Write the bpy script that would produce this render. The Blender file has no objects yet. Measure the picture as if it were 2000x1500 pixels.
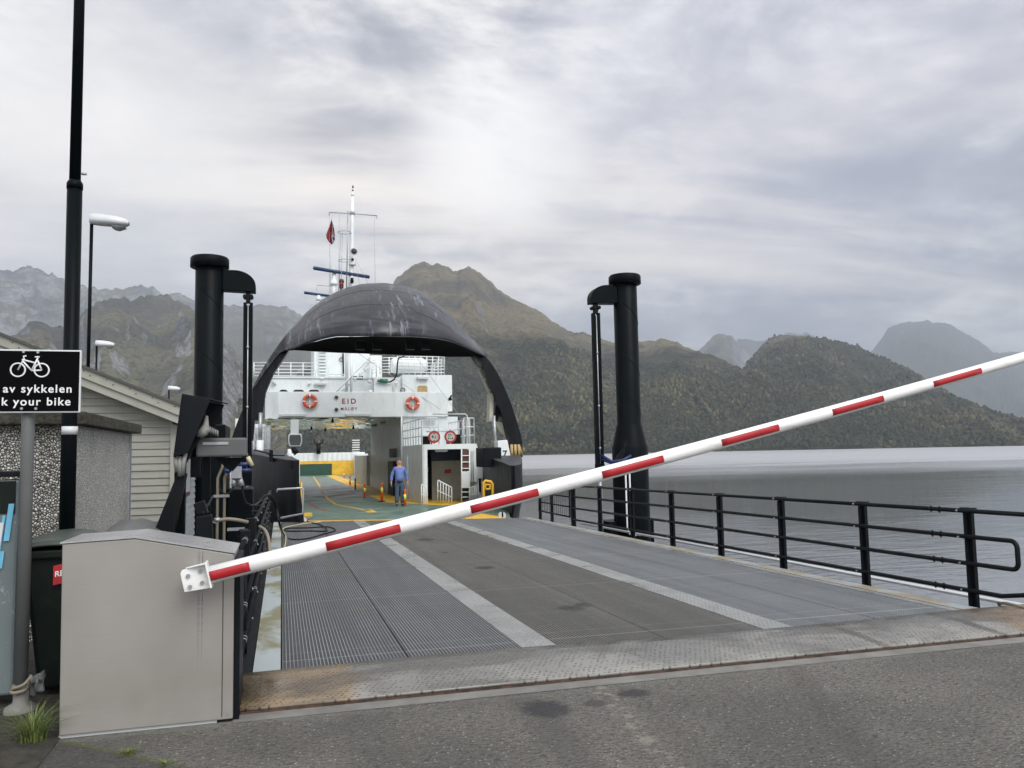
import bpy, bmesh, math, random
from mathutils import Vector, Matrix, noise
R = math.radians
scene = bpy.context.scene
C = scene.collection
random.seed(7)

# ------------------------------------------------------------------ camera
F = 1600.0
H = 1.72
YAW, PITCH, ROLL = R(15.75), R(4.82), R(1.1)
cf = Vector((math.sin(YAW)*math.cos(PITCH), math.cos(YAW)*math.cos(PITCH), math.sin(PITCH)))
cr0 = Vector((math.cos(YAW), -math.sin(YAW), 0)); cu0 = cr0.cross(cf)
cr = cr0*math.cos(ROLL)-cu0*math.sin(ROLL); cu = cu0*math.cos(ROLL)+cr0*math.sin(ROLL)
cam = bpy.data.cameras.new('camera'); camo = bpy.data.objects.new('camera', cam); C.objects.link(camo)
cam.sensor_width = 36; cam.lens = 36*F/2000.0; cam.clip_end = 60000; cam.clip_start = 0.05
m = Matrix((cr, cu, -cf)).transposed().to_4x4(); m.translation = Vector((0, 0, H))
camo.matrix_world = m
scene.camera = camo

def P(px, py, Y):
    """surveyed point of the photograph at the real distance Y in front of the quay"""
    d = cf*F+cr*(px-1000)-cu*(py-750)
    return Vector((0, 0, H))+d*(Y/d.y)

# ------------------------------------------------------------------ node helper
class NT:
    def __init__(s, tree): s.t = tree
    def n(s, typ, ins=None, **props):
        nd = s.t.nodes.new(typ)
        for k, v in props.items(): setattr(nd, k, v)
        for k, v in (ins or {}).items():
            if isinstance(v, bpy.types.NodeSocket): s.t.links.new(v, nd.inputs[k])
            elif v is not None: nd.inputs[k].default_value = v
        return nd
    def m(s, op, a, b=None, c=None, clamp=False):
        nd = s.t.nodes.new('ShaderNodeMath'); nd.operation = op; nd.use_clamp = clamp
        for i, v in enumerate((a, b, c)):
            if v is None: continue
            if isinstance(v, bpy.types.NodeSocket): s.t.links.new(v, nd.inputs[i])
            else: nd.inputs[i].default_value = v
        return nd.outputs[0]
    def noise(s, vec, scale, detail=3, rough=.5, dist=0):
        return s.n('ShaderNodeTexNoise', {'Vector': vec, 'Scale': scale, 'Detail': detail, 'Roughness': rough, 'Distortion': dist}).outputs[0]
    def ramp(s, fac, stops):
        nd = s.t.nodes.new('ShaderNodeValToRGB'); s.t.links.new(fac, nd.inputs[0])
        e = nd.color_ramp.elements
        while len(e) < len(stops): e.new(.5)
        for i, (p, c) in enumerate(stops):
            e[i].position = p; e[i].color = (c if hasattr(c, '__len__') else (c, c, c))[:3]+(1,) if hasattr(c, '__len__') else (c, c, c, 1)
        return nd.outputs[0]
    def mix(s, fac, a, b, blend='MIX'):
        nd = s.t.nodes.new('ShaderNodeMix'); nd.data_type = 'RGBA'; nd.blend_type = blend
        for i, v in ((0, fac), (6, a), (7, b)):
            if isinstance(v, bpy.types.NodeSocket): s.t.links.new(v, nd.inputs[i])
            else: nd.inputs[i].default_value = v if i == 0 else tuple(v)[:3]+(1,)
        return nd.outputs[2]
    def smooth(s, v, a, b):
        nd = s.n('ShaderNodeMapRange', {0: v, 1: a, 2: b, 3: 0.0, 4: 1.0}, interpolation_type='SMOOTHSTEP')
        return nd.outputs[0]
    def mapping(s, vec, scale=(1, 1, 1), rot=(0, 0, 0), loc=(0, 0, 0)):
        return s.n('ShaderNodeMapping', {'Vector': vec, 'Scale': scale, 'Rotation': rot, 'Location': loc}).outputs[0]

# ------------------------------------------------------------------ sky, sun, exposure
SUN_EL, SUN_AZ = R(48), R(158)          # azimuth from +Y towards +X
world = bpy.data.worlds.new('World'); scene.world = world; world.use_nodes = True
wt = world.node_tree
for nd in list(wt.nodes): wt.nodes.remove(nd)
w = NT(wt)
sky = w.n('ShaderNodeTexSky', sky_type='NISHITA'); sky.sun_disc = False
sky.sun_elevation = SUN_EL; sky.sun_rotation = SUN_AZ
bg_sky = w.n('ShaderNodeBackground', {0: sky.outputs[0], 1: 0.06})
tc = w.n('ShaderNodeTexCoord').outputs['Generated']
sep = w.n('ShaderNodeSeparateXYZ', {0: tc})
zz = w.m('ADD', w.m('MAXIMUM', sep.outputs[2], 0.0), 0.16)
pv = w.n('ShaderNodeCombineXYZ', {0: w.m('DIVIDE', sep.outputs[0], zz), 1: w.m('DIVIDE', sep.outputs[1], zz), 2: 0.0}).outputs[0]
big = w.noise(w.mapping(pv, (0.42, 0.62, 1), (0, 0, R(-12)), (3.1, 1.7, 0)), 1.0, 8, .60, .35)
fine = w.noise(w.mapping(pv, (1.5, 1.9, 1), (0, 0, R(-16)), (7.3, 2.2, 0)), 1.25, 9, .62, .35)
wisp = w.noise(w.mapping(pv, (4.0, 4.6, 1), (0, 0, R(-20)), (2.3, 9.2, 0)), 1.5, 8, .66, .6)
lump = w.noise(w.mapping(tc, (4.2, 4.2, 9.0), (R(6), R(-5), 0), (1.7, .3, 2.0)), 1.0, 8, .60, .35)
cl = w.m('ADD', w.m('ADD', w.m('MULTIPLY', big, .35), w.m('MULTIPLY', fine, .22)), w.m('ADD', w.m('MULTIPLY', wisp, .09), w.m('MULTIPLY', lump, .34)))
base = w.ramp(cl, [(.42, (.215, .222, .258)), (.465, (.30, .306, .338)), (.505, (.45, .447, .462)), (.555, (.72, .70, .68))])
def dirdot(px, py):
    d = (cf*F+cr*(px-1000)-cu*(py-750)).normalized()
    v = w.n('ShaderNodeVectorMath', {0: tc, 1: tuple(d)}, operation='DOT_PRODUCT'); return v.outputs['Value']
el = sep.outputs[2]
# thin bright band of cloud low over the fjord, warm; a lilac bank high to the right
band = w.m('MULTIPLY', w.smooth(el, .09, .22), w.m('SUBTRACT', 1.0, w.smooth(el, .31, .46)))
nb = w.smooth(w.noise(w.mapping(pv, (.35, .9, 1), (0, 0, R(-10)), (.4, 5.1, 0)), 1.0, 7, .58, .5), .42, .60)
base = w.mix(w.m('MULTIPLY', w.m('MULTIPLY', band, nb), .9), base, (.88, .80, .72))
glow = w.m('MULTIPLY', w.smooth(dirdot(985, 285), math.cos(R(8)), math.cos(R(0.2))), w.smooth(w.noise(w.mapping(pv, (.9, 1.5, 1), (0, 0, R(-25)), (1.4, 3.3, 0)), 1.3, 8, .62, .5), .36, .58))
base = w.mix(w.m('MULTIPLY', glow, .85, clamp=True), base, (.86, .83, .80))
glow2 = w.m('MULTIPLY', w.smooth(dirdot(120, 330), math.cos(R(17)), 1.0), .6)
base = w.mix(glow2, base, (.70, .685, .67))
lil = w.m('MULTIPLY', w.smooth(dirdot(1560, 130), math.cos(R(22)), math.cos(R(2))), w.m('SUBTRACT', .95, w.m('MULTIPLY', cl, .9)))
base = w.mix(w.m('MULTIPLY', lil, .8), base, (.29, .30, .39))
low = w.m('SUBTRACT', 1.0, w.smooth(el, .0, .15))
base = w.mix(w.m('MULTIPLY', low, .5), base, (.56, .57, .62))
back = w.n('ShaderNodeVectorMath', {0: tc, 1: (-math.sin(YAW), -math.cos(YAW), 0)}, operation='DOT_PRODUCT').outputs['Value']
base = w.mix(w.smooth(back, -.25, .5), base, (.86, .87, .90), 'MIX')      # brighter sky added behind the camera as fill for surfaces facing it
bg_cl = w.n('ShaderNodeBackground', {0: base, 1: 1.0})
mx = w.n('ShaderNodeMixShader', {0: 0.93, 1: bg_sky.outputs[0], 2: bg_cl.outputs[0]})
w.n('ShaderNodeOutputWorld', {0: mx.outputs[0]})

sl = bpy.data.lights.new('sun', 'SUN'); sl.energy = 1.3; sl.angle = R(35); sl.color = (1, .97, .92)
so = bpy.data.objects.new('sun', sl); C.objects.link(so)
sd = Vector((math.sin(SUN_AZ)*math.cos(SUN_EL), math.cos(SUN_AZ)*math.cos(SUN_EL), math.sin(SUN_EL)))
so.rotation_euler = (-sd).to_track_quat('-Z', 'Y').to_euler()
vs = scene.view_settings; vs.view_transform = 'Standard'; vs.look = 'None'; vs.exposure = 0.85; vs.gamma = 1.0; vs.use_curve_mapping = False

# ------------------------------------------------------------------ mesh helpers
def catmull(pts, n_=6):
    p = [Vector(q) for q in pts]; p = [p[0]*2-p[1]]+p+[p[-1]*2-p[-2]]; o_ = []
    for i in range(1, len(p)-2):
        for k in range(n_):
            t = k/n_; a, b_, c_, d_ = p[i-1], p[i], p[i+1], p[i+2]
            o_.append(.5*((2*b_)+(c_-a)*t+(2*a-5*b_+4*c_-d_)*t*t+(3*b_-a-3*c_+d_)*t*t*t))
    return o_+[p[-2]]
class MB:
    def __init__(s): s.bm = bmesh.new(); s.mi = 0
    def face(s, vs, mi=None):
        try:
            f = s.bm.faces.new(vs); f.material_index = s.mi if mi is None else mi; return f
        except ValueError: return None
    def poly(s, pts): return s.face([s.bm.verts.new(p) for p in pts])
    def hexa(s, p):
        v = [s.bm.verts.new(q) for q in p]
        for q in ((0, 3, 2, 1), (4, 5, 6, 7), (0, 1, 5, 4), (1, 2, 6, 5), (2, 3, 7, 6), (3, 0, 4, 7)): s.face([v[i] for i in q])
        return s
    def box(s, x0, x1, y0, y1, z0, z1):
        return s.hexa([(x0, y0, z0), (x1, y0, z0), (x1, y1, z0), (x0, y1, z0), (x0, y0, z1), (x1, y0, z1), (x1, y1, z1), (x0, y1, z1)])
    def prism(s, pts, off):
        """closed polygon pts extruded by vector off"""
        off = Vector(off); a = [s.bm.verts.new(p) for p in pts]; b = [s.bm.verts.new(Vector(p)+off) for p in pts]
        s.face(a[::-1]); s.face(b); n = len(a)
        for i in range(n): s.face([a[i], a[(i+1) % n], b[(i+1) % n], b[i]])
        return s
    def tube(s, pts, r, seg=8, cap=True, closed=False, sm=False):
        if sm: pts = catmull(pts)
        pts = [Vector(p) for p in pts]; n = len(pts); rings = []
        rr = r if hasattr(r, '__len__') else [r]*n
        nrm = None
        for i, p in enumerate(pts):
            a = pts[i-1] if (i > 0 or closed) else p
            b = pts[(i+1) % n] if (i < n-1 or closed) else p
            d = (b-a).normalized()
            if nrm is None:
                nrm = d.cross(Vector((0, 0, 1)))
                if nrm.length < .05: nrm = d.cross(Vector((1, 0, 0)))
            nrm = (nrm-d*nrm.dot(d)).normalized(); bi = d.cross(nrm)
            rings.append([s.bm.verts.new(p+(nrm*math.cos(2*math.pi*k/seg)+bi*math.sin(2*math.pi*k/seg))*rr[i]) for k in range(seg)])
        m = n if closed else n-1
        for i in range(m):
            A, B = rings[i], rings[(i+1) % n]
            for k in range(seg):
                f = s.face([A[k], A[(k+1) % seg], B[(k+1) % seg], B[k]])
                if f: f.smooth = True
        if cap and not closed: s.face(rings[0][::-1]); s.face(rings[-1])
        return s
    def cyl(s, c, r, z0, z1, seg=24, r2=None):
        return s.tube([(c[0], c[1], z0), (c[0], c[1], z1)], [r, r if r2 is None else r2], seg)
    def lathe(s, c, prof, seg=24, axis='z'):
        rings = []
        for (r, h) in prof:
            ring = []
            for k in range(seg):
                a = 2*math.pi*k/seg; u, v = r*math.cos(a), r*math.sin(a)
                q = {'z': (c[0]+u, c[1]+v, c[2]+h), 'y': (c[0]+u, c[1]+h, c[2]+v), 'x': (c[0]+h, c[1]+u, c[2]+v)}[axis]
                ring.append(s.bm.verts.new(q))
            rings.append(ring)
        for A, B in zip(rings, rings[1:]):
            for k in range(seg):
                f = s.face([A[k], A[(k+1) % seg], B[(k+1) % seg], B[k]])
                if f: f.smooth = True
        s.face(rings[0][::-1]); s.face(rings[-1]); return s
    def grid(s, rows, smooth=True, thick=None):
        V = [[s.bm.verts.new(p) for p in r] for r in rows]
        for a, b in zip(V, V[1:]):
            for i in range(len(a)-1):
                f = s.face([a[i], a[i+1], b[i+1], b[i]])
                if f: f.smooth = smooth
        return s
    def build(s, name, mat, parent=None, label=None, bevel=0, solid=0, kind=None, sub=0, fix=True):
        if fix: bmesh.ops.recalc_face_normals(s.bm, faces=s.bm.faces)
        me = bpy.data.meshes.new(name)
        s.bm.to_mesh(me); s.bm.free()
        o = bpy.data.objects.new(name, me); C.objects.link(o)
        for mm in (mat if isinstance(mat, (list, tuple)) else [mat]): me.materials.append(mm)
        adopt(o, parent)
        if label: o['label'] = label
        if kind: o['kind'] = kind
        if solid:
            md = o.modifiers.new('solid', 'SOLIDIFY'); md.thickness = solid; md.offset = 0
        if bevel:
            md = o.modifiers.new('bevel', 'BEVEL'); md.width = bevel; md.segments = 2; md.limit_method = 'ANGLE'; md.angle_limit = R(40)
        if sub:
            md = o.modifiers.new('sub', 'SUBSURF'); md.levels = sub; md.render_levels = sub
        return o
WORLD = {}
def adopt(o, parent):
    if parent is None: return
    o.parent = parent
    o.matrix_parent_inverse = WORLD.get(parent.name, Matrix.Identity(4)).inverted()
def tag(o, label, cat, group=None):
    o['label'] = label; o['category'] = cat
    if group: o['group'] = group
    return o
def thing(name, label, cat, loc, group=None):
    o = bpy.data.objects.new(name, None); C.objects.link(o); o.location = loc; o.empty_display_size = .2
    WORLD[o.name] = Matrix.Translation(Vector(loc))
    return tag(o, label, cat, group)
def copy_thing(root, loc, label=None):
    r = root.copy(); C.objects.link(r); r.location = loc
    if label: r['label'] = label
    for ch in list(root.children):
        c = ch.copy(); C.objects.link(c); c.parent = r
        for g in list(ch.children):
            d = g.copy(); C.objects.link(d); d.parent = c
    return r
def struct(o): o['kind'] = 'structure'; return o
def text(name, body, size, mat, parent, M, align='CENTER', extrude=.002, spacing=1.0, offset=0.0):
    cu_ = bpy.data.curves.new(name, 'FONT'); cu_.body = body; cu_.size = size; cu_.align_x = align; cu_.align_y = 'CENTER'
    cu_.extrude = extrude; cu_.space_character = spacing; cu_.offset = offset
    t = bpy.data.objects.new('tmp', cu_); C.objects.link(t)
    dg = bpy.context.evaluated_depsgraph_get(); me = bpy.data.meshes.new_from_object(t.evaluated_get(dg))
    bpy.data.objects.remove(t); bpy.data.curves.remove(cu_)
    me.transform(M); me.materials.clear(); me.materials.append(mat)
    o = bpy.data.objects.new(name, me); C.objects.link(o); adopt(o, parent); return o
def face_m(loc, xdir=(1, 0, 0), up=(0, 0, 1)):
    x = Vector(xdir).normalized(); u = Vector(up).normalized(); z = x.cross(u)
    mm = Matrix((x, u, z)).transposed().to_4x4(); mm.translation = Vector(loc); return mm

# ------------------------------------------------------------------ materials
def new_mat(name):
    mt = bpy.data.materials.new(name); mt.use_nodes = True; t = mt.node_tree
    for nd in list(t.nodes): t.nodes.remove(nd)
    return mt, NT(t)
def out(n, col, rough=.5, metal=0.0, bump=None, bstr=.3, bdist=.01, spec=.5, emit=None, estr=0):
    b = n.n('ShaderNodeBsdfPrincipled', {'Base Color': col if isinstance(col, bpy.types.NodeSocket) else tuple(col)[:3]+(1,), 'Roughness': rough, 'Metallic': metal, 'Specular IOR Level': spec})
    if bump is not None:
        bp = n.n('ShaderNodeBump', {'Strength': bstr, 'Distance': bdist, 'Height': bump}); n.t.links.new(bp.outputs[0], b.inputs['Normal'])
    n.n('ShaderNodeOutputMaterial', {0: b.outputs[0]}); return b
def pos(n): return n.n('ShaderNodeNewGeometry').outputs['Position']
def mat(name, col, rough=.5, metal=0.0, var=.12, scale=2.0, dirt=None, damt=.0, dscale=(1.2, 1.2, .25), bump=.15, bscale=60, bdist=.003, rvar=.15, spec=.5):
    mt, n = new_mat(name); p = pos(n)
    a = n.noise(p, scale, 4, .6); c = n.mix(n.smooth(a, .3, .7), [x*(1-var) for x in col], [min(1, x*(1+var)) for x in col])
    if dirt is not None:
        d = n.smooth(n.noise(n.mapping(p, dscale), 2.2, 6, .68, .3), .48, .74)
        c = n.mix(n.m('MULTIPLY', d, damt), c, dirt)
    rr = n.m('ADD', rough-rvar/2, n.m('MULTIPLY', n.noise(p, scale*3.1, 3), rvar), clamp=True)
    out(n, c, rr, metal, n.noise(p, bscale, 3) if bump else None, bump, bdist, spec)
    return mt
K = {}
K['black'] = mat('black_paint', (.006, .008, .010), .45, var=.25, dirt=(.02, .02, .02), damt=.25, bump=.1, bscale=40, spec=.12)
K['tower'] = mat('tower_black', (.0025, .0045, .0055), .42, var=.2, dirt=(.008, .010, .012), damt=.3, dscale=(2, 2, .3), bump=.12, bscale=25, spec=.07)
K['white'] = mat('ship_white', (.67, .715, .72), .42, var=.04, dirt=(.40, .36, .29), damt=.35, dscale=(1.6, 1.6, .35), bump=.12, bscale=2.5, bdist=.02)
K['white2'] = mat('ship_white_clean', (.69, .725, .725), .4, var=.04, dirt=(.45, .42, .36), damt=.2, bump=.1)
K['wallwht'] = mat('ship_side_white', (.56, .59, .58), .32, var=.06, dirt=(.36, .29, .20), damt=.55, dscale=(.8, .8, .5), bump=.3, bscale=1.6, bdist=.04)
K['boom'] = mat('boom_white', (.76, .76, .75), .35, var=.03, dirt=(.42, .41, .37), damt=.45, dscale=(2.2, 9, 9), bump=.05)
K['red'] = mat('reflective_red', (.36, .012, .018), .4, var=.1, scale=8, bump=.1, bscale=300)
K['orange'] = mat('cone_orange', (.85, .10, .03), .5)
K['yellowp'] = mat('yellow_paint', (.72, .42, .03), .5, dirt=(.25, .17, .07), damt=.6, dscale=(1, 1, 1))
K['lime'] = mat('reflective_yellow', (.8, .75, .1), .4)
K['steel'] = None
K['galv'] = mat('galvanised', (.36, .38, .40), .45, .6, var=.12, scale=9, dirt=(.2, .19, .18), damt=.4)
K['greyp'] = mat('grey_pole', (.11, .115, .115), .6, .1, spec=.3, var=.1, dirt=(.12, .11, .10), damt=.4)
K['navy'] = mat('navy_wall', (.006, .018, .06), .4)
K['greyd'] = mat('door_grey', (.36, .38, .34), .5, dirt=(.2, .19, .15), damt=.3)
K['rust'] = mat('rust', (.06, .032, .02), .8, var=.5, scale=12, bump=.5)
K['cream'] = mat('cream_frame', (.45, .44, .36), .55, dirt=(.2, .14, .08), damt=.5)
K['tan'] = mat('tan_board', (.40, .29, .13), .6, var=.15, scale=5)
K['glass'] = mat('dark_glass', (.01, .012, .013), .08, bump=0)
K['grass'] = mat('grass_blade', (.10, .14, .03), .6, var=.4, scale=30)
K['dgreen'] = mat('dark_green_plastic', (.005, .009, .007), .5, spec=.2, var=.2, scale=4, dirt=(.03, .035, .03), damt=.4, dscale=(2, 2, 2))
K['lidgreen'] = mat('bin_lid_green', (.030, .042, .034), .38, var=.2, scale=6, dirt=(.06, .065, .055), damt=.5, dscale=(2, 2, 2))
K['bluev'] = mat('valve_blue', (.008, .02, .09), .4)
K['rubber'] = mat('grey_rubber', (.20, .20, .19), .6, var=.15, scale=14, bump=.4, bscale=50)
K['hose'] = mat('hose_tan', (.19, .165, .12), .5)
K['hosey'] = mat('hose_yellow', (.48, .43, .26), .5)
K['cable'] = mat('cable_black', (.006, .006, .007), .5, spec=.2)
K['lampw'] = mat('lamp_white', (.55, .57, .58), .35, var=.05)
K['text'] = mat('text_white', (.72, .73, .72), .4, var=.02, bump=0)
K['tred'] = mat('text_red', (.25, .02, .02), .5, bump=0)
K['tblk'] = mat('text_black', (.015, .015, .015), .5, bump=0)
K['signb'] = mat('sign_black', (.003, .003, .004), .5, bump=0, var=.05, spec=.03)
K['decal'] = mat('sticker_blue', (.13, .40, .58), .4)
K['greenm'] = mat('green_bucket', (.03, .16, .10), .5)
K['concrete'] = mat('concrete', (.17, .167, .155), .85, var=.2, scale=3, dirt=(.1, .1, .09), damt=.5, dscale=(1, 1, 1), bump=.4, bscale=80)
K['brownp'] = mat('brown_metal', (.10, .04, .03), .7)
K['radar'] = mat('radar_blue', (.012, .035, .11), .35)
K['skin'] = mat('skin', (.52, .27, .19), .5, var=.06, bump=0)
K['shirt'] = mat('shirt_blue', (.13, .19, .46), .8, var=.15, scale=9, bump=.5, bscale=22, bdist=.01)
K['jeans'] = mat('jeans_blue', (.055, .085, .14), .85, var=.35, scale=7, bump=.4, bscale=30, bdist=.006)
K['shoe'] = mat('shoe_black', (.012, .012, .013), .5)
K['hair'] = mat('hair_grey', (.35, .33, .31), .8)
# brushed stainless cabinet
mt, n = new_mat('brushed_steel'); p = pos(n)
a = n.noise(n.mapping(p, (1, 1, .6)), 1.3, 4, .55)
br = n.noise(n.mapping(p, (1.2, 1.2, 260)), 1.0, 3, .6)
c = n.mix(n.smooth(a, .3, .7), (.285, .27, .25), (.345, .33, .305))
c = n.mix(n.m('MULTIPLY', n.smooth(br, .3, .7), .22), c, (.24, .225, .205))
spx = n.n('ShaderNodeSeparateXYZ', {0: p})
# grime run below the boom bracket (its own shape, two thin streaks)
for (x0, wd, am) in ((-.497, .004, .75), (-.52, .012, .3)):
    st = n.m('SUBTRACT', 1.0, n.smooth(n.m('ABSOLUTE', n.m('SUBTRACT', n.m('ADD', spx.outputs[0], n.m('MULTIPLY', n.noise(p, 9, 2), .006)), x0+.003)), wd*.4, wd))
    st = n.m('MULTIPLY', n.m('MULTIPLY', st, n.smooth(spx.outputs[2], .25, .85)), n.smooth(n.noise(n.mapping(p, (1, 1, 22)), 2, 3), .30, .5))
    c = n.mix(n.m('MULTIPLY', st, am), c, (.06, .055, .05))
dk = n.smooth(n.noise(p, 1.1, 3, .5), .5, .75)
c = n.mix(n.m('MULTIPLY', n.m('MULTIPLY', dk, .35), n.m('SUBTRACT', 1.0, n.smooth(spx.outputs[2], .1, .6))), c, (.2, .165, .12))
sp = n.smooth(n.n('ShaderNodeTexVoronoi', {'Vector': p, 'Scale': 11.0}).outputs['Distance'], .012, .03)
c = n.mix(n.m('SUBTRACT', 1.0, sp), c, (.16, .13, .1))
out(n, c, n.m('ADD', .40, n.m('MULTIPLY', br, .16)), .35, br, .05, .001)
K['steel'] = mt
K['steelp'] = mat('polished_steel', (.42, .42, .42), .30, .45, var=.1, scale=7, dirt=(.15, .15, .15), damt=.3)

# asphalt
mt, n = new_mat('asphalt'); p = pos(n)
s3 = n.n('ShaderNodeSeparateXYZ', {0: p})
a = n.noise(p, .8, 5, .6); f = n.noise(p, 70, 4, .75); g = n.noise(n.mapping(p, (6, 22, 1), (0, 0, R(8))), 3, 4, .6)
c = n.mix(n.smooth(a, .32, .7), (.115, .110, .098), (.19, .18, .16))
c = n.mix(n.m('MULTIPLY', n.smooth(f, .44, .60), .75), c, (.045, .043, .039))
v = n.n('ShaderNodeTexVoronoi', {'Vector': p, 'Scale': 33.0}); vd = v.outputs['Distance']; vc = n.n('ShaderNodeSeparateColor', {0: v.outputs['Color']}).outputs[0]
c = n.mix(n.m('MULTIPLY', n.m('MULTIPLY', n.m('SUBTRACT', 1.0, n.smooth(vd, .10, .26)), n.smooth(vc, .55, .72)), .85), c, (.40, .39, .37))
c = n.mix(n.m('MULTIPLY', n.smooth(g, .51, .60), .8), c, (.040, .038, .035))
def blob(x, y, rx, ry, soft=.6):
    d = n.m('SQRT', n.m('ADD', n.m('POWER', n.m('DIVIDE', n.m('SUBTRACT', s3.outputs[0], x), rx), 2.0), n.m('POWER', n.m('DIVIDE', n.m('SUBTRACT', s3.outputs[1], y), ry), 2.0)))
    d = n.m('ADD', d, n.m('MULTIPLY', n.m('SUBTRACT', n.noise(p, 14, 4, .7), .5), 1.1))
    return n.m('SUBTRACT', 1.0, n.smooth(d, soft, 1.25))
def band(x0, slope, wd, y0=5.0):
    """tyre track along x = x0 + slope*(y-y0)"""
    d = n.m('ABSOLUTE', n.m('SUBTRACT', s3.outputs[0], n.m('ADD', x0, n.m('MULTIPLY', n.m('SUBTRACT', s3.outputs[1], y0), slope))))
    d = n.m('ADD', d, n.m('MULTIPLY', n.m('SUBTRACT', n.noise(p, 4, 4, .6), .5), wd*.7))
    return n.m('SUBTRACT', 1.0, n.smooth(d, wd*.45, wd))
for args, am in (((1.62, .02, .16), .35), ((2.35, .10, .10), .2), ((3.55, .42, .12), .28), ((.55, .05, .2), .15)):
    c = n.mix(n.m('MULTIPLY', band(*args), am), c, (.055, .052, .046))
c = n.mix(n.m('MULTIPLY', band(2.15, .12, .09), n.m('MULTIPLY', n.smooth(n.noise(p, 7, 4, .7), .48, .6), .6)), c, (.26, .24, .20))
for (x, y, rx, ry, am) in ((1.72, 5.42, .17, .20, .85), (2.08, 5.42, .09, .08, .55), (2.42, 5.55, .13, .10, .8), (.6, 4.6, .3, .1, .3)):
    c = n.mix(n.m('MULTIPLY', blob(x, y, rx, ry), am), c, (.030, .030, .034))
# paler dusty joint along the plate
jd = n.m('MULTIPLY', n.smooth(s3.outputs[1], 5.66, 5.82), n.smooth(n.noise(n.mapping(p, (.9, 5, 1)), 1.6, 4, .6), .42, .55))
c = n.mix(n.m('MULTIPLY', jd, .35), c, (.20, .195, .18))
# older darker tarmac left of the repair seam, moss in the seam
sv = n.m('ADD', n.m('ADD', s3.outputs[1], n.m('MULTIPLY', s3.outputs[0], .92)), n.m('MULTIPLY', n.m('SUBTRACT', n.noise(p, 5, 3), .5), .05))
old = n.m('SUBTRACT', 1.0, n.smooth(sv, 4.58, 4.60))
c = n.mix(n.m('MULTIPLY', old, .55), c, (.035, .034, .036))
moss = n.m('MULTIPLY', n.m('SUBTRACT', 1.0, n.smooth(n.m('ABSOLUTE', n.m('SUBTRACT', sv, 4.60)), .01, .05)), n.smooth(n.noise(p, 11, 4, .7), .38, .55))
c = n.mix(n.m('MULTIPLY', moss, .8), c, (.07, .075, .022))
hh = n.m('ADD', n.m('MULTIPLY', f, .8), n.m('ADD', n.m('MULTIPLY', vd, -.9), n.m('MULTIPLY', g, -.5)))
out(n, c, n.m('ADD', .62, n.m('MULTIPLY', a, .2)), 0, hh, .9, .012, .3)
K['asphalt'] = mt
K['earth'] = mat('earth', (.03, .027, .02), .9, var=.4, scale=9, bump=.8, bscale=40, bdist=.02)

# open bar grating
def grating(name, bar, bar2, hole, wear, wamt):
    mt, n = new_mat(name); p = pos(n); s = n.n('ShaderNodeSeparateXYZ', {0: p})
    def bars(v, sp, wd):
        q = n.m('ABSOLUTE', n.m('SUBTRACT', n.m('FRACT', n.m('DIVIDE', v, sp)), .5))
        return n.m('SUBTRACT', 1.0, n.smooth(q, wd*.5-.09, wd*.5+.09))
    bx = bars(s.outputs[0], .0300, .34); by = bars(s.outputs[1], .0340, .30)
    top = n.m('MAXIMUM', bx, n.m('MULTIPLY', by, .62))
    a = n.smooth(n.noise(n.mapping(p, (1, .35, 1)), 1.1, 5, .6), .3, .7)
    fine = n.noise(p, 40, 3, .7)
    bc = n.mix(a, bar, bar2); bc = n.mix(n.m('MULTIPLY', n.smooth(fine, .4, .7), .35), bc, [x*.45 for x in bar])
    wr = n.smooth(n.noise(n.mapping(p, (1.4, .18, 1), (0, 0, R(2))), 1.3, 4, .5), .5, .66)
    bc = n.mix(n.m('MULTIPLY', wr, wamt), bc, wear)
    # oil drips on the middle lane
    dist = []
    for (x, y, r) in ((3.05, 8.6, .14), (3.25, 8.75, .10), (3.0, 12.4, .16), (2.95, 17.5, .22), (2.85, 14.8, .08)):
        d = n.m('SQRT', n.m('ADD', n.m('POWER', n.m('SUBTRACT', s.outputs[0], x), 2.0), n.m('POWER', n.m('MULTIPLY', n.m('SUBTRACT', s.outputs[1], y), .75), 2.0)))
        d = n.m('ADD', d, n.m('MULTIPLY', n.m('SUBTRACT', n.noise(p, 12, 3), .5), .12))
        bc = n.mix(n.m('MULTIPLY', n.m('SUBTRACT', 1.0, n.smooth(d, r*.6, r*1.25)), .8), bc, (.015, .014, .013))
    c = n.mix(top, hole, bc)
    # seams between the panels
    for x in (3.32, 5.60):
        c = n.mix(n.m('MULTIPLY', n.m('SUBTRACT', 1.0, n.smooth(n.m('ABSOLUTE', n.m('SUBTRACT', s.outputs[0], x)), .006, .014)), .75), c, (.03, .03, .03))
    trk = n.smooth(n.noise(n.mapping(p, (2.2, .10, 1)), 1.6, 4, .6), .46, .60)
    c = n.mix(n.m('MULTIPLY', trk, .38), c, [x*.30 for x in bar])
    c = n.mix(n.m('MULTIPLY', n.smooth(n.noise(n.mapping(p, (1, .6, 1)), 3.3, 6, .72), .52, .64), .35), c, [x*.5 for x in bar])
    for (sp, off) in ((3.02, .35), (1.01, .1)):
        q = n.m('ABSOLUTE', n.m('SUBTRACT', n.m('FRACT', n.m('DIVIDE', n.m('ADD', s.outputs[1], off), sp)), .5))
        c = n.mix(n.m('MULTIPLY', n.m('SUBTRACT', 1.0, n.smooth(q, .002, .006)), .5), c, [x*1.25 for x in bar2])
    out(n, c, .55, .1, top, .7, .012, .25)
    return mt
K['gr1'] = grating('grating_blue', (.225, .236, .25), (.265, .277, .29), (.007, .009, .011), (.22, .20, .16), .5)
K['gr2'] = grating('grating_brown', (.195, .19, .175), (.24, .233, .215), (.010, .010, .009), (.28, .27, .255), .45)
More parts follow.
